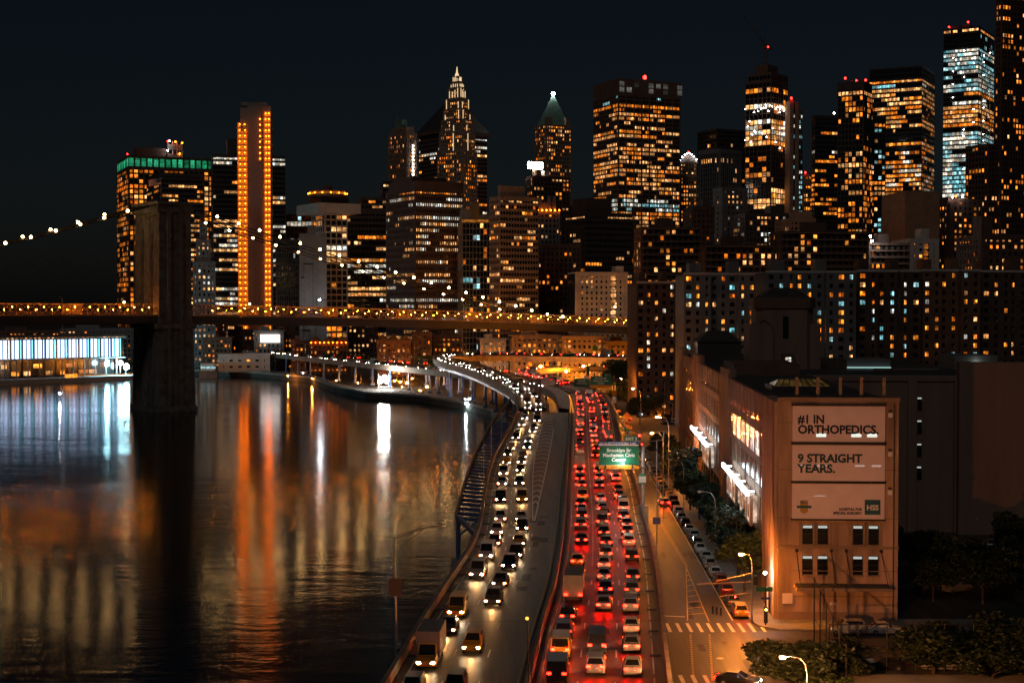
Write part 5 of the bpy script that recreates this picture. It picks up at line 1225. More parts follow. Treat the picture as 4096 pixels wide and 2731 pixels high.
# street front: pylons, piers and window strips
q = MB(); q.box(-.08, .6, .43, LY, 0, 3.2); q.box(-.2, .55, .44, LY, 8.3, 9.0); q.build('street_wall_band', M['plain'], LB)
pyl = [(0, 13), (62, 74), (128, 140), (178, 190)]
for k, (a, b_) in enumerate(pyl):
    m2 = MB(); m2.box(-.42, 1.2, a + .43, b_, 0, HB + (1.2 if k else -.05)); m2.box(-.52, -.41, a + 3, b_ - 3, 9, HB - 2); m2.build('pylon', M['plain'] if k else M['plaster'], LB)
pm = MB(); pm.box(-.05, .3, -.45, .45, 0, HB - 1.0); pme = pm.mesh('pier', M['plain']); pn = MB(); pn.box(-.42, 0, -.2, .2, 9, HB - 1.6); pnm = pn.mesh('mullion', M['plain'])
segs = [(13, 62), (74, 128), (140, 178)]
for si, (a, b_) in enumerate(segs):
    n = round((b_ - a) / 6.0); st = (b_ - a) / n
    for i in range(n + 1): obj('pier', pme, LB, (0, min(max(a + i * st, a + .6), b_ - .6), 0))
    for i in range(n):
        for f_ in (.36, .64): obj('mullion', pnm, LB, (.445, a + (i + f_) * st, 0))
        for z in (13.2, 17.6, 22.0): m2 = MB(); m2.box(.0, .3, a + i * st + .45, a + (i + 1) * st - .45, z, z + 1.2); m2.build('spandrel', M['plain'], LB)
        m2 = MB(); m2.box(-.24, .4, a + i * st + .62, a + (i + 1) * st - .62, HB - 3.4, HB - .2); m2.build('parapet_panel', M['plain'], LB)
    # lit upper windows
    for i in range(n):
        for f_ in (.22, .5, .78):
            y = a + (i + f_) * st
            if si == 0 and 1 <= i <= 6: obj('window', unitbox('h', WM['h']), LB, (.02, y, 20.2), pi / 2, (1.25, .05, 3.3))
            elif si == 2 and random.random() < .35: obj('window', unitbox('w', WM['w']), LB, (.02, y, 23.4), pi / 2, (1.1, .05, .8))
            elif random.random() < .03: obj('window', unitbox('w', WM['w']), LB, (.02, y, random.choice((15.5, 20))), pi / 2, (1, .05, 2))
# lit shop-window sign boxes under cold light bars
for (ya, yb, n) in ((20, 34, 3), (40, 54, 3), (88, 104, 3), (112, 126, 3)):
    m2 = MB(); m2.box(-1.9, -1.5, ya - 1.2, yb + 1.2, 13.2, 13.8); m2.box(-1.5, -.5, ya + 1, ya + 1.2, 13.4, 13.6); m2.box(-1.5, -.5, yb - 1.2, yb - 1, 13.4, 13.6); m2.build('light_bar', M['bar'], LB)
    for i in range(n):
        y0 = ya + i * (yb - ya) / n
        m2 = MB(); m2.box(-1.19, -.2, y0 + .5, y0 + (yb - ya) / n - .5, 9.2, 12.8); pb = m2.build('poster_box', M['poster'], LB)
        m2 = MB(); y1 = y0 + (yb - ya) / n - .5; [m2.box(-1.2, -.78, y, y + .25, 9.0, 13.0) for y in (y0 + .3, y1)]; m2.box(-1.2, -.78, y0 + .3, y1 + .25, 8.8, 9.1); m2.build('frame', M['plain'], pb)
        m2 = MB(); m2.box(-1.21, -1.18, y0 + 1.3, y1 - .9, 9.8, 11.6); m2.build('print', M['sorange'], pb)
# set-back wing
q = MB(); holes2 = []
def wu(u): p = TX(u) * 252; return (p - bx(252)) / cos(BR) + .6
for v0, v1 in ((395, 409), (417.5, 432), (440.5, 454.6), (463, 477)):
    for u0, u1 in ((905, 913.5), ): holes2.append((wu(u0), wu(u1), zat(v1, 252) - 3, zat(v0, 252) - 3))
wall_with_holes(q, WX + .02, 54, 0, HB - 1.2, holes2, 72, 72.6)
for x in (wu(899), wu(944)): q.box(x, x + 1.6, 71.3, 72, 0, HB - .8)
q.box(wu(946), 54.6, 69.5, 72, 0, HB + 2.2); q.box(WX, 54.5, 71.7, 72.7, HB - 1.2, HB - .4); q.build('wing_wall', M['plain'], LB)
q = MB(); q.box(WX - .3, WX + .02, .45, 72, 0, HB); q.build('side_wall', M['plain'], LB)
for i, h in enumerate(holes2): m2 = MB(); m2.box(h[0] + .1, h[1] - .1, 72.1, 72.2, h[3] - .35, h[3] - .12); m2.build('lit_blind', M['shade'], LB)
q = MB(); q.box(.5, WX - .2, .45, 72, HB - 1, HB - .2); q.box(.5, 54, 72.7, LY, HB - 2.2, HB - 1.4); q.build('roof', M['roof'], LB)
# roof tower
tx0, ty0 = (TX(753) * 300 - bx(300)) / 1 + 0, 122
rt = obj('roof_tower', None, LB, (11.4, 122, HB - 1.4), 0, (.74, .74, .84))
q = MB(); q.prism([(2.2, 0), (14.4, 0), (16.4, 2.2), (16.4, 14), (14.4, 16), (2.2, 16), (.2, 14), (.2, 2.2)], 0, 17.4); q.build('tower_wall', M['plain'], rt)
q = MB(); q.box(-1.6, 3.4, 1.2, 15, 0, 11.2); q.build('side_turret', M['plain'], rt); q = MB(); q.box(13.4, 18.4, 1.2, 15, 0, 11.4); q.build('side_turret', M['plain'], rt)
q = MB(); q.prism([(1.4, -.5), (15.2, -.5), (17, 1.6), (17, 14.5), (15.2, 16.6), (1.4, 16.6), (-.4, 14.5), (-.4, 1.6)], 15.2, 17.9); q.build('tower_cornice', M['brown'], rt)
q = MB(); q.hull8([(1, 0, 17.9), (15.6, 0, 17.9), (15.6, 16, 17.9), (1, 16, 17.9), (5.5, 4, 20.4), (11, 4, 20.4), (11, 12, 20.4), (5.5, 12, 20.4)]); q.build('tower_roof', M['roof'], rt)
q = MB(); q.box(7.6, 9.2, -.06, .1, 7.6, 13.2); q.build('tower_window', M['glass'], rt)
q = MB(); q.box(5.4, 7.0, -.05, -.0, 15.2 * 0 + .4, 1.0); q.path([(1.0, -.2, 12.3), (2.4, -.2, 12.2), (4.2, -.2, 11.2), (5.0, -.2, 9.6), (5.0, -.2, 0)], .16, 6); q.build('drain_pipe', M['brown'], rt)
q = MB(); q.box(8.0, 9.7, -2.1, -1.9, -.3, 3.4); dw = q.build('stair_window', M['glass'], rt)
for i in range(2):
    for j in range(4): obj('pane', unitbox('h', WM['h']), dw, (8.43 + i * .84, -2.16, .15 + j * .86), 0, (.72, .05, .74))
q = MB(); q.box(7.2, 10.6, -1.9, -.05, -.3, 4.0); q.build('stair_head', M['brown'], rt)
M['slot2x'] = glow('roof_strip_glow', (.5, .85, .8), .8, False)
# roof clutter
def rbox(name, x0, x1, y0, y1, h, m, z=HB - .2): q = MB(); q.box(x0, x1, y0, y1, z, z + h); return q.build(name, M[m], LB)
rbox('roof_hut', 2.6, 13, 166, 178, 4.6, 'dark', HB - 1.4); q = MB(); q.hull8([(2.2, 165.5, HB + 3.2), (13.4, 165.5, HB + 3.2), (13.4, 178.5, HB + 3.2), (2.2, 178.5, HB + 3.2), (5.5, 169, HB + 5.8), (10, 169, HB + 5.8), (10, 175, HB + 5.8), (5.5, 175, HB + 5.8)]); q.build('hut_roof', M['roof'], LB)
rbox('roof_hut', 3, 15, 84, 104, 2.6, 'brown', HB - 1.4); rbox('roof_hut', 30, 39, 120, 132, 2.2, 'grey', HB - 1.4); rbox('roof_hut', 45, 53, 92, 104, 4.0, 'grey', HB - 1.4); rbox('roof_hut', 30, 44, 84, 92, 1.6, 'dark', HB - 1.4)
sk = rbox('skylight', 2.5, 11.5, 26, 34, .6, 'dark')
m2 = MB(); m2.hull8([(3, 26.5, HB + .4), (11, 26.5, HB + .4), (11, 33.5, HB + .4), (3, 33.5, HB + .4), (4, 29.5, HB + 1.2), (10, 29.5, HB + 1.2), (10, 30.5, HB + 1.2), (4, 30.5, HB + 1.2)]); m2.build('skylight_glazing', M.setdefault('skyl', winmat('skylight_glow', (.9, .5, .08), (1, .6, .14), .09, .6)), LB)
m2 = MB(); [m2.beam((3 + k, 26.4, HB + .45), (4 + k * .75, 29.45, HB + 1.25), .1, .1) for k in range(9)]; m2.build('skylight_bar', M['blackm'], LB)
for x in (.8, 3.4, 6.2, 8.8, 11.6): m2 = MB(); m2.tube((x + 1.6, .9, HB), (x + 1.6, .9, HB + 1.0), .06, 5); m2.box(x + 1.4, x + 1.8, .7, 1.0, HB + .8, HB + 3.0); m2.build('antenna_panel', M['tan'], LB)
for x in (.6, 2.0, 3.2): m2 = MB(); m2.box(x, x + .5, 182, 182.4, HB + .6, HB + 4.6); m2.build('antenna_panel', M['tan'], LB)
m2 = MB(); m2.box(14, 45, 80.5, 80.7, HB - 1.4, HB - .6); m2.build('roof_rail', M['steel'], LB)
M['rlamp'] = glow('roof_lamp_glow', (.9, 1, .9), 14); wl = lampball('roof_lamp', (49, 91.2, HB + 1.2), .25, 'rlamp', LB); m2 = MB(); m2.box(30, 39, 119.5, 119.7, HB - 1.0, HB - .8); m2.build('light_strip', M['slot2x'], LB)
for k in range(5): m2 = MB(); m2.box(46 + k * 1.5, 46.4 + k * 1.5, 79, 79.4, HB - 1.4, HB + (1.6 if k % 2 else .6)); m2.build('roof_vent', M['tan'], LB)
# entrance lamp and doorway at the near corner of the street front
lampball('entrance_lamp', (-1.3, 2.2, 5.6), .22, 'lampw', LB); m2 = MB(); m2.box(-.8, -.76, 3.2, 6.0, 0, 3.2); m2.build('doorway', M['swhite'], LB)

# ------------------------------------------------------------------ trees
def leaf_cloud(q, clumps, n, size):
    for cx, cy_, cz, rx, rz in clumps:
        for _ in range(n):
            while True:
                x, y, z = (random.uniform(-1, 1) for _ in range(3))
                r = x * x + y * y + z * z
                if .25 < r < 1: break
            p = Vector((cx + x * rx, cy_ + y * rx, cz + z * rz)); s_ = size * random.uniform(.6, 1.4)
            a = Vector((random.gauss(0, 1), random.gauss(0, 1), random.gauss(0, .6))).normalized(); b_ = a.cross(Vector((random.gauss(0, 1), random.gauss(0, 1), random.gauss(0, 1)))).normalized()
            q.poly([p - a * s_, p + b_ * s_ * .5, p + a * s_, p - b_ * s_ * .5])
def tree_meshes(H, R, nclump, n, size, m):
    tr = MB(); th = H * .38; tr.tube((0, 0, -.2), (.1, 0, th), .05 * H * .5, 8, r2=.03 * H * .5); cl_ = []
    for k in range(nclump):
        an = random.uniform(0, 2 * pi); rr = R * sqrt(random.random()) * .8; z = H * random.uniform(.45, .9); rr *= 1.15 - abs(z / H - .6)
        e = Vector((cos(an) * rr, sin(an) * rr, z)); tr.tube((.1, 0, th * random.uniform(.7, 1)), e, .016 * H * .5, 5, r2=.005 * H)
        cl_.append((e.x, e.y, e.z, R * random.uniform(.28, .5), H * random.uniform(.08, .16)))
    cr = MB(); leaf_cloud(cr, cl_, n, size)
    return tr.mesh('trunk', M['bark']), cr.mesh('crown', M[m])
TM = [tree_meshes(7, 3.2, 13, 190, .30, 'leaf'), tree_meshes(8, 3.6, 15, 190, .30, 'leaf2'), tree_meshes(6, 2.8, 12, 170, .28, 'leaf'), tree_meshes(9.5, 5.2, 20, 280, .3, 'leaf3'), tree_meshes(14, 7.5, 26, 150, .55, 'leaf')]
def tree(label, k, x, y, s_=1.0, rz=0.0, z=3.1, group=None, name='street_tree'):
    t = thing(name, label, 'tree', (x, y, z), rz, group); t.scale = (s_, s_, s_)
    obj('trunk', TM[k][0], t); obj('crown', TM[k][1], t); return t
st_y = [196, 207, 219, 231, 244, 262, 274, 288, 303, 322, 340, 356]
for i, y in enumerate(st_y): tree('street tree between parked cars and long warehouse, %s from the crossing' % nth(i + 1), [0, 1, 2][i % 3], sx(y) + 3.9 + (i % 2) * .6, y, random.uniform(1.05, 1.3) * (1.25 if i in (5, 7) else 1), random.uniform(0, 6), group='street trees along the warehouse')
lot = [(640, 425, 470), (655, 418, 500), (672, 405, 520), (628, 415, 520), (648, 408, 545), (665, 398, 560), (635, 400, 580), (655, 392, 600), (679, 392, 570), (690, 388, 600), (620, 398, 600), (645, 385, 640)]
for i, (u, v, D) in enumerate(lot): tree('leafy park tree behind the far car park, %s counted from the highway' % nth(sorted(range(12), key=lambda j: lot[j][0]).index(i) + 1), 4 if i > 2 else 1, TX(u) * D, D, random.uniform(.85, 1.2), random.uniform(0, 6), group='park trees behind the car park', name='park_tree')
for lab, k, x, y, s_, rz in (('large dark tree at the crossing corner in front of the fence', 3, 29.5, 145.5, 1.0, .3), ('tall dark tree by the fence in front of the parked cars', 3, 45.5, 152.5, 1.0, 1.2),
                             ('dark tree at the fence end cut by the picture edge', 3, 55.5, 153, 1.15, 2.2), ('low yellow green bush lit from the street lamp', 2, 31.5, 140.5, .9, .8), ('second dark tree behind the corner tree', 3, 34.5, 149.8, .78, 4), ('dark bushy tree behind the chain fence', 3, 50.8, 149.5, .8, 5)):
    tree(lab, k, x, y, s_, rz, 2.2, name='corner_tree').scale = (s_, s_, s_ * .66)
for i, (u, v, D) in enumerate(((1003, 395, 330), (1015, 420, 300), (1008, 440, 280), (1020, 380, 370))): tree('dark tree beyond the long warehouse at the picture edge, %s from the top' % ['second', 'third', 'lowest', 'highest'][i], 4, TX(u) * D + 6, D, .85, i, group='edge trees', name='park_tree')
for i, (u, D) in enumerate(((912, 205), (935, 190), (960, 200), (985, 188), (1008, 196), (1020, 215))): tree('dark yard tree right of the end wall, %s from the wall' % nth(i + 1), 3, TX(u) * D, D, random.uniform(.6, .9), i, 3.0, 'yard trees', 'yard_tree')
for i, (u, D) in enumerate(((330, 800), (352, 795), (370, 800), (425, 760), (440, 770))): tree('dark round tree among the low harbour houses, %s from the market hall' % nth(i + 1), 4, TX(u) * D, D, .9, i, group='harbour trees', name='harbour_tree')

# ------------------------------------------------------------------ vehicles
CARS = {}
def car_meshes(kind):
    """loft of a lower body and a cabin; returns body, glass, wheel and lamp meshes"""
    if kind == 'sedan':
        low_ = [(-2.30, .42, .72, .70), (-2.22, .28, .92, .84), (-1.5, .22, 1.0, .90), (.95, .22, .96, .91), (1.8, .24, .84, .88), (2.2, .28, .72, .80), (2.3, .36, .60, .66)]
        cab = [(-1.85, .97, .985, .80, .74), (-1.05, .98, 1.42, .83, .60), (.1, .97, 1.45, .84, .62), (1.05, .94, .955, .80, .72)]; L_, wx_ = 4.6, (-1.35, 1.38)
    elif kind == 'suv':
        low_ = [(-2.35, .48, .9, .76), (-2.28, .34, 1.12, .88), (-1.5, .28, 1.15, .95), (.9, .28, 1.12, .95), (1.85, .30, 1.02, .92), (2.28, .34, .86, .84), (2.38, .42, .72, .72)]
        cab = [(-2.2, 1.12, 1.14, .86, .80), (-1.95, 1.13, 1.70, .88, .68), (.25, 1.12, 1.76, .89, .70), (1.1, 1.09, 1.105, .86, .76)]; L_, wx_ = 4.75, (-1.4, 1.45)
    else:
        low_ = [(-2.6, .5, 1.0, .85), (-2.55, .36, 1.25, .95), (-1.6, .3, 1.28, 1.0), (1.3, .3, 1.25, 1.0), (2.2, .32, 1.12, .95), (2.52, .38, .9, .86), (2.6, .46, .78, .74)]
        cab = [(-2.54, 1.25, 1.27, .94, .90), (-2.4, 1.26, 2.15, .95, .84), (1.0, 1.25, 2.2, .95, .86), (1.75, 1.2, 1.22, .92, .84)]; L_, wx_ = 5.2, (-1.6, 1.65)
    q = MB()
    secs = []
    for x, zb, zt, w in low_: secs.append([(x, -w * .96, zb), (x, -w, (zb + zt) * .52), (x, -w * .92, zt), (x, w * .92, zt), (x, w, (zb + zt) * .52), (x, w * .96, zb)])
    for A_, B_ in zip(secs, secs[1:]):
        for i in range(6): j = (i + 1) % 6; q.poly([A_[i], A_[j], B_[j], B_[i]])
    q.poly(secs[0]); q.poly(secs[-1][::-1])
    cs = [[(x, -wb, zb), (x, -wt, zt), (x, wt, zt), (x, wb, zb)] for x, zb, zt, wb, wt in cab]
    for A_, B_ in zip(cs, cs[1:]):
        for i in range(3): q.poly([A_[i], A_[i + 1], B_[i + 1], B_[i]])
    body = q.mesh('body', M['cpaint'])
    def inset(P, off, k=.88):
        P = [Vector(p) for p in P]; c = sum(P, Vector()) / len(P); n = (P[1] - P[0]).cross(P[2] - P[0]).normalized()
        if n.dot(c - Vector((0, 0, .9))) < 0: n = -n
        return [c + (p - c) * k + n * off for p in P]
    wins = []
    for nm, P in (('rear_window', [cs[0][0], cs[0][3], cs[1][2], cs[1][1]]), ('windscreen', [cs[3][0], cs[3][3], cs[2][2], cs[2][1]]),
                  ('side_window', [cs[0][0], cs[3][0], cs[2][1], cs[1][1]]), ('side_window', [cs[0][3], cs[3][3], cs[2][2], cs[1][2]])):
        m2 = MB(); m2.poly(inset(P, .012, .86)); wins.append((nm, m2.mesh(nm, M['cglass'])))
    m2 = MB(); m2.tube((0, -.11, 0), (0, .11, 0), .32, 14); tyre = m2.mesh('tyre', M['tyre'])
    m2 = MB(); m2.tube((0, -.125, 0), (0, .125, 0), .2, 10); rim = m2.mesh('rim', M['rim'])
    xf, xr = low_[-2], low_[1]
    ht = (xf[2] - .14, xr[2] - .17)
    hm = MB(); hm.hull8([(-.1, -.2, -.07), (.12, -.2, -.07), (.05, .2, -.07), (-.1, .2, -.07), (-.1, -.2, .08), (.06, -.2, .08), (0, .2, .08), (-.1, .2, .08)])
    tm = MB(); tm.box(-.05, .08, -.19, .19, -.09, .09)
    return dict(body=body, wins=wins, tyre=tyre, rim=rim, wx=wx_, ht=ht, head=hm, tail=tm, xf=xf, xr=xr, L=L_)
for k in ('sedan', 'suv', 'van'): CARS[k] = car_meshes(k)
M['cargo'] = mat('cargo_panel', (.20, .19, .18), .6, var=.2, scale=1.2)
CARS['truck'] = dict(CARS['van']); _q = MB(); _q.box(-4.6, .9, -1.12, 1.12, .85, 3.3); CARS['truck']['cargo'] = _q.mesh('cargo_box', M['cargo']); _q = MB(); _q.box(-4.5, 1.2, -.8, .8, .45, .85); CARS['truck']['chassis'] = _q.mesh('chassis', M['blackm'])
CARS['truck']['xr'] = (-4.6, .5, 1.15, 1.1); CARS['truck']['wx'] = (-3.4, 1.65)
LAMPS = {}
M['mark'] = glow('amber_marker', (1, .16, .004), 14, False); _q = MB(); _q.box(-.12, .1, -.05, .05, -.06, .06); MARK = _q.mesh('marker_light', M['mark'])
def lampmesh(kind, which, m):
    key = (kind, which, m)
    if key not in LAMPS: LAMPS[key] = CARS[kind][which].mesh(which + 'light', M[m])
    return LAMPS[key]
M['lampoff'] = mat('lamp_off', (.35, .33, .3), .15, var=0); M['tailoff'] = mat('tail_off', (.25, .01, .01), .2, var=0)
COLS = {'black': (.012, .012, .014), 'white': (.6, .6, .58), 'silver': (.32, .33, .34), 'grey': (.10, .105, .11), 'dark blue': (.015, .03, .09), 'dark red': (.14, .012, .012), 'yellow': (.62, .33, .02), 'dark green': (.015, .05, .03)}
def car(label, kind, colour, p, heading, lod=0, head=None, tail=None, group=None, spot=0.0):
    """heading: angle of the car's nose in the ground plane"""
    if head == 'head': head = random.choice(('head', 'head', 'head2', 'head3'))
    if tail == 'tail': tail = random.choice(('tail', 'tail', 'tail2', 'tail3'))
    C = CARS[kind]; t = thing({'sedan': 'sedan_car', 'suv': 'suv_car', 'van': 'passenger_van', 'truck': 'box_truck'}[kind], label, {'van': 'van', 'truck': 'truck'}.get(kind, 'car'), p, heading, group)
    o = obj('body', C['body'], t); o.color = (*COLS[colour], 1)
    if kind == 'truck': obj('cargo_box', C['cargo'], t); obj('chassis', C['chassis'], t)
    if lod < 2:
        for nm, me in C['wins']: obj(nm, me, t)
        for x in C['wx']:
            for s_ in (-1, 1): w = obj('wheel', C['tyre'], t, (x, s_ * .82, .32)); obj('rim', C['rim'], w)
    for s_ in (-1, 1):
        obj('headlight', lampmesh(kind, 'head', head or 'lampoff'), t, (C['xf'][0] + .03, s_ * (C['xf'][3] - .24), C['ht'][0]), 0, (1, -s_, 1))
        obj('taillight', lampmesh(kind, 'tail', tail or 'tailoff'), t, (C['xr'][0] - .05, s_ * (C['xr'][3] - .26), C['ht'][1]))
    if head and lod < 2:
        for s_ in (-1, 1): obj('marker_light', MARK, t, (C['xf'][0] - .12, s_ * (C['xf'][3] + .03), C['ht'][0] - .02))
    if spot:
        l = bpy.data.lights.new('headlight_beam', 'SPOT'); l.energy = spot; l.spot_size = radians(74); l.spot_blend = .9; l.shadow_soft_size = .15; l.color = (1, .46, .14)
        lo = bpy.data.objects.new('headlight_beam', l); COL.objects.link(lo); lo.parent = t; lo.location = (C['xf'][0] + .25, 0, C['ht'][0]); lo.rotation_euler = (0, -radians(78), 0)
    return t
KN = {'sedan': 'sedan', 'suv': 'SUV', 'van': 'van', 'truck': 'truck'}
def pick(tr=0): return random.choices(('sedan', 'suv', 'van', 'truck'), (5, 4, 1.2, tr))[0], random.choices(list(COLS), (5, 4, 4, 4, 2, 1, 2, 1))[0]
def traffic(P, off, lane, sgn, s0, s1, gap, group, head, tail, spot, ymin=115):
    """cars at rest along a lane; sgn -1: nose towards the camera"""
    Q = resample(offset(P, off), 1.0); s_ = s0; n = 0
    while s_ < min(s1, len(Q) - 3):
        i = int(s_); p = Q[i]; kind = 'sedan'
        if p.y > ymin:
            d = (Q[i + 2] - Q[max(0, i - 2)]); h = atan2(d.y, d.x) + (pi if sgn < 0 else 0)
            kind, colour = pick(.3); n += 1; lod = 0 if p.y < 290 else 2; far = p.y > 330
            car('%s %s with %s on, %s %s' % (colour, KN[kind], 'headlights' if sgn < 0 else 'tail lights', nth(n), lane), kind, colour, p + Vector((random.uniform(-.25, .25), 0, .005)), h, lod,
                ('headn' if far else 'head') if sgn < 0 or not far else 'headn', ('tailn' if far else 'tail') if tail else 'tailn', group, spot if p.y < 480 else 0)
        s_ += gap * random.choice((.75, .85, .9, 1, 1.15, 1.5, 2.0)) + (4.5 if kind == 'truck' and p.y > ymin else 0)
g1, g2 = 'cars driving towards the viewer', 'cars driving away from the viewer'
NBP = NLg[:-1] + [p for p in RO if p.y > NLg[-2].y + 3]
traffic(NBP, 2.7, 'in the river side lane from the bottom edge', -1, 4, 800, 11, g1, True, False, 270)
traffic(NBP, 6.2, 'in the second lane from the river parapet', -1, 9, 800, 11, g1, True, False, 270)
SBP = SLg
traffic(SBP, 1.95, 'in the lane beside the median', 1, 3, 460, 8.6, g2, True, True, 16)
traffic(SBP, 5.45, 'in the middle lane of the outbound road', 1, 8, 460, 10, g2, True, True, 16)
traffic(SBP, 8.75, 'in the lane beside the street parapet', 1, 2, 460, 8.2, g2, True, True, 16)
traffic(LPC, -1.6, 'on the outer lane of the loop ramp', 1, 30, 400, 11, g2, True, True, 0); traffic(LPC, 1.6, 'on the inner lane of the loop ramp', 1, 34, 400, 12, g2, True, True, 0)
traffic(ML, 2.6, 'on the far viaduct near lane', -1, 90, 900, 13, 'far cars on the viaduct', True, False, 0); traffic(SMC, 1.6, 'on the far viaduct outbound lane', 1, 60, 900, 13, 'far cars on the viaduct', True, True, 0)
# moving cars on the side street
for i, (u, v) in enumerate(((654, 474), (664, 505), (628, 420))):
    p = PZ(u, v, 3.01); car('%s in the side street with tail lights on, %s from the crossing' % (['dark sedan', 'silver SUV', 'black sedan'][i], ['second', 'nearest', 'farthest'][i]), ['sedan', 'suv', 'sedan'][i], ['grey', 'silver', 'black'][i], p, pi / 2 + .03, 0, 'head', 'tail', None, 20)
car('dark car crossing at the bottom of the side street', 'sedan', 'black', PZ(738, 684, 3.01), -.4, 0, 'head', 'tail', None, 20)
# parked rows
n = 0; y = 181.0
while y < 560:
    kind, colour = pick()
    if not 181 < y < 184: pass
    n += 1; car('%s %s parked along the kerb, %s from the crossing' % (colour, KN[kind], nth(n)), kind, colour, (sx(y) + 1.15 + random.uniform(-.1, .1), y, 3.005), (-pi / 2 if random.random() < .15 else pi / 2) - .03, 0 if y < 330 else 2, None, 'tail' if n == 1 else None, 'cars parked along the kerb')
    y += random.uniform(6.0, 7.2)
for i, (u, D, colour, kind) in enumerate(((848, 170.8, 'silver', 'suv'), (887, 170.9, 'white', 'sedan'), (941, 170.8, 'black', 'sedan'), (985, 170.8, 'grey', 'suv'), (886, 154.2, 'black', 'sedan'), (943, 154.1, 'silver', 'sedan'), (992, 154.2, 'black', 'suv'), (1024, 154.2, 'grey', 'sedan'))):
    car('%s %s in the cross street, %s' % (colour, KN[kind], ['under the end wall', 'beside the end wall corner', 'behind the tall dark tree', 'at the far kerb near the picture edge', 'behind the fence nearest the corner', 'behind the fence trunk', 'behind the fence near the picture edge', 'cut by the picture edge'][i]), kind, colour, (TX(u) * D, D, 3.005), pi if i != 1 else 0, 0, None, None, 'cars parked in the cross street')
k = 0
for row, D in enumerate((196, 214, 232)):
    for j in range(5):
        kind, colour = pick(); k += 1
        car('%s %s in the dark yard, %s in the %s row' % (colour, KN[kind], nth(j + 1), ['front', 'middle', 'back'][row]), kind, colour, (55 + j * 6.5 + row * 2, D, 3.01), .4 + row * .5 + random.uniform(-.1, .1), 0, None, None, 'vehicles in the dark yard')
for i in range(9):
    kind, colour = pick(); D = 470 + (i % 5) * 14
    car('%s %s in the far car park, %s from the street' % (colour, KN[kind], nth(i + 1)), kind, colour, (TX(668) * D + (i // 5) * 8, D, 3.01), .3, 2, None, None, 'cars in the far car park')
struct((lambda q: (q.box(44, 92, 440, 545, 2.9, 3.03), q.build('car_park_ground', M['asph']))[1])(MB()))

struct((lambda q: (q.box(bx(180) + 15.6, 120, 179, 250, 2.9, 3.006), q.build('yard_ground', M['asph']))[1])(MB()))
# ------------------------------------------------------------------ signs and posts
def sign_gantry():
    p = PZ(643.5, 507, 8.5); D = 236.0; x = TX(643.5) * D
    t = thing('overhead_sign', 'large green and orange overhead exit sign on a silver pole beside the highway', 'road sign', (x, D, 3.0))
    def X(u): return TX(u) * D - x
    def Zz(v): return zat(v, D) - 3.0
    q = MB(); q.tube((0, .3, 0), (0, .3, Zz(446)), .34, 12, r2=.26); q.box(-.8, .8, -.4, 1, 0, Zz(505)); q.tube((X(600), .3, Zz(463)), (0, .3, Zz(463)), .14, 8); q.tube((X(600), .3, Zz(450)), (0, .3, Zz(450)), .14, 8); q.build('pole', M['steel'], t)
    q = MB(); q.box(X(599), X(639), -.1, .05, Zz(464.4), Zz(446)); g = q.build('green_panel', M['sgreen'], t)
    q = MB(); q.box(X(598.9), X(639.1), -.13, .02, Zz(445.9 - 1.0), Zz(445.2 - 1.2)); q.box(X(599), X(639), -.06, .02, Zz(468), Zz(446)); q.build('panel_border', M['swhite'], t)
    q = MB(); q.box(X(599.2), X(638.8), -.11, .05, Zz(468.3), Zz(464.6)); q.build('orange_panel', M['sorange'], t)
    q = MB(); q.box(X(597), X(638.7), -.12, .05, Zz(445.2), Zz(440.8)); q.build('blue_panel', M['sblue'], t)
    q = MB(); q.box(X(624.6), X(638.5), -.1, .05, Zz(440.4), Zz(435.4)); q.build('exit_tab', M['sgreen'], t)
    c = (X(599) + X(639)) / 2
    text('Brooklyn Br', c, -.12, Zz(451.2), .82, 'swhite', t, .022, 'CENTER'); text('Manhattan Civic', c, -.12, Zz(456.0), .82, 'swhite', t, .022, 'CENTER'); text('Center', c, -.12, Zz(460.6), .82, 'swhite', t, .022, 'CENTER')
    text('EXIT ONLY', c, -.13, Zz(467.6), .5, 'navy', t, .006, 'CENTER'); text('EXIT 2', X(631.5), -.12, Zz(439.5), .68, 'swhite', t, .012, 'CENTER'); text('ARI HALBERSTAM MEMORIAL RAMP', (X(597) + X(638.7)) / 2, -.14, Zz(444.2), .62, 'swhite', t, .006, 'CENTER', .62)
    for u in (605.5, 632.5):
        q = MB(); q.poly([(X(u) + a * .42, -.13, Zz(466.6) + b * .42) for a, b in ((0, -.7), (.8, .2), (.25, .1), (.25, .9), (-.25, .9), (-.25, .1), (-.8, .2))]); q.build('arrow', M['navy'], t)
    for u in (601, 608, 614, 620, 633): q = MB(); q.beam((X(u), -.5, Zz(469)), (X(u), -.4, Zz(472)), .1, .1); q.build('light_bracket', M['blackm'], t)
    lm_ = lampball('sign_lamp', (c + .6, -1.6, Zz(462)), .12, 'sgl', t); q = MB(); q.path([(c + .6, -1.7, Zz(461.6)), (c + 2, -1.7, Zz(461.8)), (X(640), -1.2, Zz(465)), (X(657), -.4, Zz(475))], .07, 6); q.tube((X(657), -.4, 0), (X(657), -.4, Zz(475)), .1, 8); q.build('lamp_arm', M['blackm'], t)
    q = MB(); q.box(X(639.4), X(646), -.12, .0, Zz(483), Zz(473)); q.build('green_plate', M['sgreen'], t); q = MB(); q.box(X(639.2), X(646.2), -.14, -.0, Zz(481.8), Zz(475.6)); q.build('white_plate', M['swhite'], t)
M['sgl'] = glow('sign_lamp_glow', (.95, 1, .9), 800)
sign_gantry()
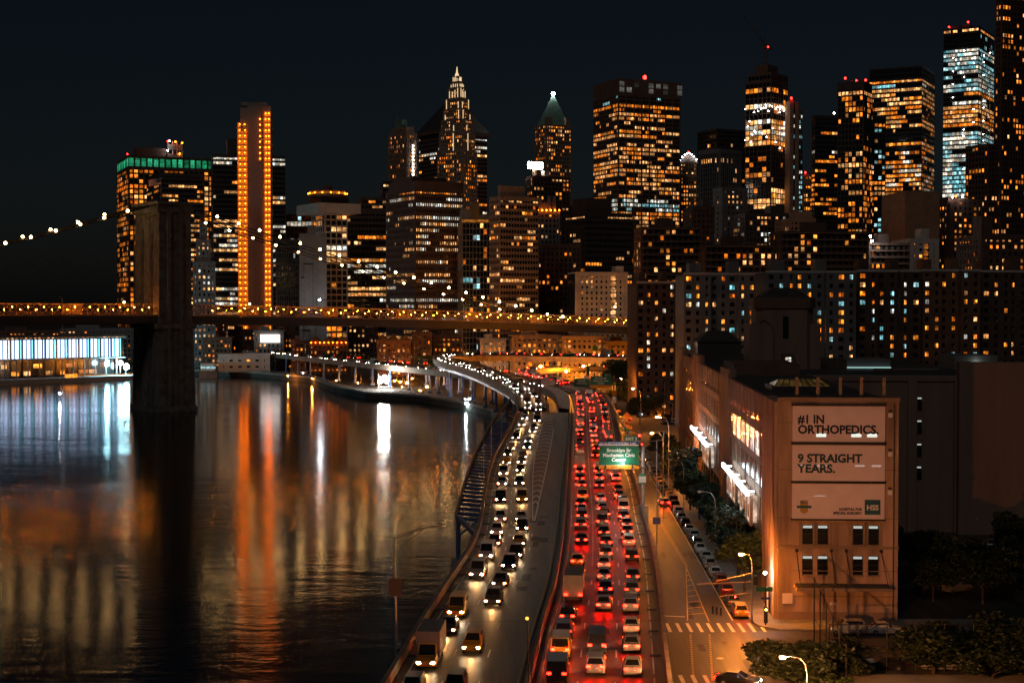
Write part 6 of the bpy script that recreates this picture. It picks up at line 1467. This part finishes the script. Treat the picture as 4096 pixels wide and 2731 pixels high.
def far_signs():
    D = 430.0; x = TX(586) * D; z0 = zM(D); t = thing('sign_gantry', 'pair of green overhead signs on a gantry where the highway bends', 'road sign', (x, D, z0))
    def X(u): return TX(u) * D - x
    def Zz(v): return zat(v, D) - z0
    q = MB(); q.tube((X(614), .4, -1), (X(614), .4, Zz(374)), .22, 8); q.tube((X(540), .4, 0), (X(540), .4, Zz(383)), .18, 8)
    for v in (379.5, 384): q.tube((X(540), .4, Zz(v)), (X(614), .4, Zz(v)), .09, 6)
    for k in range(18): q.tube((X(540 + k * 4.1), .4, Zz(384 if k % 2 else 379.5)), (X(544.1 + k * 4.1), .4, Zz(379.5 if k % 2 else 384)), .06, 4)
    q.build('gantry_truss', M['brown'], t)
    for (u0, u1, v0, v1) in ((574, 589.4, 378, 386),): q = MB(); q.box(X(u0), X(u1), -.05, .1, Zz(v1), Zz(v0)); q.build('green_panel', M['sgreen'], t)
    q = MB(); q.box(X(590.4), X(611.8), -.05, .1, Zz(384.6), Zz(375.8)); q.build('green_panel', M['sgreen'], t)
    q = MB(); q.box(X(590.4), X(611.8), -.06, .1, Zz(387.6), Zz(384.7)); q.build('orange_panel', M['sorange'], t)
    q = MB(); q.box(X(604), X(611.5), -.05, .1, Zz(375.5), Zz(373)); q.build('exit_tab', M['sgreen'], t)
    q = MB(); q.box(X(583), X(589.4), -.05, .1, Zz(377.7), Zz(375.2)); q.build('exit_tab', M['swhite'], t)
    q = MB(); q.box(X(541), X(555), -.05, .1, Zz(384.5), Zz(379.5)); q.box(X(542.5), X(549.5), -.05, .1, Zz(379.4), Zz(376.5)); q.build('message_board', M['swhite'], t)
    for s_, u, v, z in (('Battery Pk', 581.7, 381, .55), ('Staten Is Ferry', 581.7, 383.4, .55), ('Brooklyn Br', 601, 378.4, .75), ('Manhattan Civic', 601, 381, .75), ('Center', 601, 383.5, .75)): text(s_, X(u), -.08, Zz(v), z, 'swhite', t, .012, 'CENTER', .92)
    text('EXIT 2', X(607.7), -.08, Zz(375.1), .6, 'swhite', t, .01, 'CENTER'); text('EXIT', X(586.2), -.08, Zz(377.3), .55, 'navy', t, .01, 'CENTER')
far_signs()
def post_sign(name, label, u, vb, vt, D, zb, parts):
    x = TX(u) * D; t = thing(name, label, 'road sign', (x, D, zb)); q = MB(); q.tube((0, .1, 0), (0, .1, zat(vt, D) - zb), .07, 6); q.build('post', M['steel'], t)
    for nm, du, v0, v1, m, rot, tx_ in parts:
        w = du * D / FPX; h = (v1 - v0) * D / FPX; zc = zat((v0 + v1) / 2, D) - zb
        q = MB()
        if rot: q.poly([(0, -.03, zc - h / 2), (w / 2, -.03, zc), (0, -.03, zc + h / 2), (-w / 2, -.03, zc)]); q.poly([(-w / 2, 0, zc), (0, 0, zc + h / 2), (w / 2, 0, zc), (0, 0, zc - h / 2)])
        else: q.box(-w / 2, w / 2, -.04, 0, zc - h / 2, zc + h / 2)
        q.build(nm, M[m], t)
        if tx_: text(tx_, 0, -.06, zc - h * .28, h * .8, 'navy', t, .01, 'CENTER')
post_sign('warning_sign', 'orange diamond warning sign above a small 40 plate', 627, 440, 416, 330, 3, [('diamond', 8.5, 411, 420, 'sorange', True, None), ('plate', 4.6, 420.5, 425, 'sorange', False, '40'), ('street_name', 6, 428, 430.2, 'sgreen', False, None)])
post_sign('route_shield', 'pale shield sign on the parapet before the overhead gantry', 614.5, 420, 394, 420, 10, [('shield', 4, 396.5, 402.5, 'swhite', False, None), ('plate', 4.6, 390, 395, 'sorange', False, None)])
post_sign('speed_sign', 'green and white turn sign next to the far gantry', 614, 395, 381, 445, 10, [('plate', 3.6, 382, 384.8, 'sgreen', False, None), ('arrow_plate', 3.6, 385.2, 389.5, 'swhite', False, None)])
post_sign('bus_sign', 'small blue parking sign on a tall thin pole beside the street parapet', 657, 560, 440, 226, 3, [('plate', 7.4, 516.5, 523.3, 'sblue', False, None)])
for i, (u, v0, v1, w, m, D) in enumerate(((568.5, 353.5, 359.5, 10, 'sgreen', 690), (595, 346, 350.5, 5, 'sgreen', 730), (559, 361, 365, 3, 'swhite', 670), (547.5, 361, 366.5, 4, 'sorange', 665), (588, 366, 377, 3, 'sgreen', 600), (530, 362, 366, 4, 'sorange', 665))):
    post_sign('ramp_sign', ['green and white exit sign above the loop ramp', 'small green sign behind the loop ramp lamps', 'small white sign by the loop ramp', 'orange diamond sign at the loop ramp', 'tall green banner sign before the gantry', 'orange diamond sign at the curve of the loop ramp'][i], u, v1 + 6, v0, D, 10, [('plate', w, v0, v1, m, m == 'sorange', None)] + ([('lower_plate', w, v1 - 2.2, v1 - .2, 'swhite', False, None)] if i == 0 else []))
# river side lamp pole (unlit) with a dark board
D = 138.0; x = TX(393.5) * D; zb = zM(D) - .6
t = thing('lamp_pole', 'unlit bent arm lamp pole with a dark board on the river parapet', 'street lamp', (x, D, zb))
def X(u): return TX(u) * D - x
def Zz(v): return zat(v, D) - zb
q = MB(); q.tube((X(396), 0, -.3), (X(394), 0, Zz(536)), .13, 8, r2=.09); q.build('pole', M['steel'], t)
q = MB(); q.path([(X(394), 0, Zz(538)), (X(410), 0, Zz(532)), (X(424), 0, Zz(527)), (X(435), 0, Zz(525.5)), (X(441), 0, Zz(525))], .06, 6); q.path([(X(394.5), 0, Zz(546)), (X(412), 0, Zz(537)), (X(425), 0, Zz(528))], .045, 6); q.build('arm', M['bsteel'], t)
q = MB(); q.box(X(435), X(442), -.12, .12, Zz(526.2), Zz(524.6)); q.build('lamp_head', M['bsteel'], t)
q = MB(); q.box(X(388.3), X(401.3), -.2, -.14, Zz(595), Zz(577)); q.build('board', M['sback'], t)
q = MB(); q.box(X(396), X(400), -.3, .3, Zz(647), Zz(643)); q.build('junction_box', M['steel'], t)
p = PZ(530, 700, 9.2); t = thing('median_lamp', 'slim black lamp post with a small amber head on the median', 'lamp post', (p.x, p.y, 9.2)); hh = zat(619, p.y) - 9.2
q = MB(); q.tube((0, 0, -.7), (-.25, 0, hh), .07, 8, r2=.05); q.build('pole', M['blackm'], t);
M['ambdim'] = glow('amber_dim', (1, .45, .05), 2.5); lampball('lamp_head', (-.25, 0, hh + .12), .16, 'ambdim', t)
def cobra(name, label, u, vb, ut, vt, D, lit, zb=3.1, m='sodium', r=.2):
    x = TX(u) * D; t = thing(name, label, 'street lamp', (x, D, zb)); H = zat(vt, D) - zb; dx = TX(ut) * D - x
    q = MB(); q.tube((0, 0, 0), (0, 0, H * .82), .11, 8, r2=.08); q.tube((0, 0, 0), (0, 0, .7), .25, 8, r2=.15)
    q.path([(0, 0, H * .82), (dx * .08, 0, H * .92), (dx * .3, 0, H * .985), (dx * .7, 0, H), (dx * .9, 0, H)], .055, 6); q.build('pole', M['steel'], t)
    q = MB(); q.hull8([(dx - .35, -.16, H + .02), (dx + .35, -.16, H + .02), (dx + .35, .16, H + .02), (dx - .35, .16, H + .02), (dx - .3, -.1, H + .16), (dx + .2, -.1, H + .16), (dx + .2, .1, H + .16), (dx - .3, .1, H + .16)]); q.build('lamp_head', M['steel'], t)
    q = MB(); q.hull8([(dx - .18, -.08, H - .2), (dx + .18, -.08, H - .2), (dx + .18, .08, H - .2), (dx - .18, .08, H - .2), (dx - .27, -.13, H + .015), (dx + .27, -.13, H + .015), (dx + .27, .13, H + .015), (dx - .27, .13, H + .015)]); q.build('lamp_lens', M[m] if lit else M['lampoff'], t); return t
M['lens'] = glow('sodium_lens', (1, .28, .025), 5600); M['lensw'] = glow('white_lens', (.85, .97, 1), 90)
t = cobra('street_lamp', 'tall street lamp with signal arms at the crossing corner', 753, 624, 742, 553, 176.8, True, 3.14, 'lens')
q = MB(); D = 176.8; x = TX(753) * D
q.path([(0, 0, zat(581, D) - 3.14), (TX(697) * D - x, -.6, zat(582.5, D) - 3.14)], .07, 6); q.path([(0, 0, zat(572, D) - 3.14), (TX(716) * D - x, -.4, zat(580, D) - 3.14)], .03, 4); q.path([(0, 0, zat(592, D) - 3.14), (TX(722) * D - x, 1.5, zat(598, D) - 3.14)], .05, 6); q.build('signal_arm', M['bsteel'], t)
q = MB(); q.box(.2, .62, -.2, .2, zat(584, D) - 3.14, zat(575, D) - 3.14); q.build('signal_box', M['blackm'], t)
q = MB(); q.box(.5, 2.6, -.1, -.04, zat(590.5, D) - 3.14, zat(586, D) - 3.14); q.build('green_plate', M['sgreen'], t)
lampball('red_lens', (TX(737.5) * D - x, .9, zat(597.5, D) - 3.14), .12, 'redsig', t)
M['lensb'] = glow('sodium_lens_strong', (1, .36, .10), 26000); cobra('street_lamp', 'street lamp whose curved arm rises from the bottom edge', 809, 690, 784, 655.5, 124, True, 3.1, 'lensb')
cobra('street_lamp', 'pale curved street lamp beside the first warehouse trees', 716, 555, 700, 491, 212, False, 3.1, 'lensw'); cobra('street_lamp', 'pale curved street lamp behind the second clump of trees', 684, 480, 670, 459, 262, False, 3.1, 'lensw')
cobra('street_lamp', 'tall curved street lamp at the fenced lot', 669, 440, 657, 416, 300, True, 3.1, 'lens'); cobra('street_lamp', 'curved street lamp by the parked row near the red signal', 663.5, 455, 652, 432, 290, True, 3.1, 'lens')
cobra('street_lamp', 'far curved street lamp beside the car park', 641, 415, 633, 388, 430, True, 3.1, 'lens', .3); cobra('street_lamp', 'farthest curved street lamp under the park trees', 629, 405, 621, 378, 500, True, 3.1, 'lens', .3)
for k, (u, v, D, m) in enumerate(((1010, 398, 345, 'lampw'), (1003, 413, 320, 'lampw'), (1016, 431, 300, 'sodium'), (1006, 444, 300, 'sodium'), (1020, 468, 285, 'sodium'))): mast_lamp('street_lamp', 'lamp glimpsed through the trees at the picture edge, %s from the top' % nth(k + 1), u, v, D, m, 3, .16, 'lamps behind the edge trees')
# signals
t = thing('traffic_signal', 'dark traffic signal post with an amber light at the crossing corner', 'traffic light', (TX(767) * 175, 175, 3.14)); D = 175
q = MB(); q.tube((0, 0, 0), (0, 0, zat(573, D) - 3.14), .08, 8); q.build('post', M['blackm'], t); q = MB(); q.box(-.22, .22, -.15, .15, zat(622, D) - 3.14, zat(606, D) - 3.14); q.build('signal_housing', M['blackm'], t); lampball('amber_lens', (0, -.2, zat(608.5, D) - 3.14), .13, 'ambsig', t)
q = MB(); q.box(-.6, .5, -.06, -.02, zat(598.5, D) - 3.14, zat(596.5, D) - 3.14); q.build('street_name', M['sblue'], t)
for i, (u, v, D) in enumerate(((639.7, 435, 275), (642.2, 443.6, 262))):
    t = thing('traffic_signal', ['bright red traffic signal over the side street behind the exit sign', 'small red traffic signal close above the sign pole'][i], 'traffic light', (TX(u) * D, D, zat(v, D))); lampball('red_lens', (0, 0, 0), .2 - .08 * i, 'redsig', t)
    q = MB(); q.box(-.25, .25, .12, .4, -.9, .35); q.build('signal_housing', M['blackm'], t); q = MB(); q.path([(0, .3, .3), (TX(664) * D - TX(u) * D, .3, .8), (TX(664) * D - TX(u) * D, .3, 3.1 - zat(v, D))], .07, 6); q.build('mast_arm', M['steel'], t)
for i in range(3): q = MB(); q.tube((TX(762) * 180 - .0 - i * .45 - 5, 180.5 + i * .5, 3.13), (TX(762) * 180 - i * .45 - 5, 180.5 + i * .5, 4.1), .12, 8); tag(q.build('bollard', M['blackm']), 'short bollard on the lit pavement near the corner, %s' % ['nearest the wall', 'between the other two', 'nearest the kerb'][i], 'bollard', 'bollards at the corner')

# ------------------------------------------------------------------ tall court fence at the near corner
t = thing('court_fence', 'tall dark steel court fence in front of the cross street cars', 'fence')
FX = [TX(831 + 29 * k) * 153 for k in range(8)]
for x in FX: q = MB(); q.tube((x, 153, 3), (x, 153, 8.2), .07, 6); q.build('post', M['blackm'], t)
q = MB()
for z in (3.5, 4.6, 5.8, 8.15): q.tube((FX[0], 153, z), (FX[-1], 153, z), .045, 5)
q.build('rail', M['blackm'], t)
t = thing('sloping_fence', 'dark fence stepping down from the end wall towards the court fence', 'fence')
PP = [PZ(814, 652, 3), PZ(846, 690, 3)]
for k in range(6):
    p = PP[0].lerp(PP[1], k / 5); hh = 8.6 - k * .75; q = MB(); q.tube((p.x, p.y, 3), (p.x, p.y, 3 + hh), .09, 6); q.build('post', M['blackm'], t)
q = MB(); q.tube(PP[0] + Vector((0, 0, 8.5)), PP[1] + Vector((0, 0, 4.8)), .05, 5); q.tube(PP[0] + Vector((0, 0, 4)), PP[1] + Vector((0, 0, 2)), .05, 5); q.build('rail', M['blackm'], t)
finish_texts()
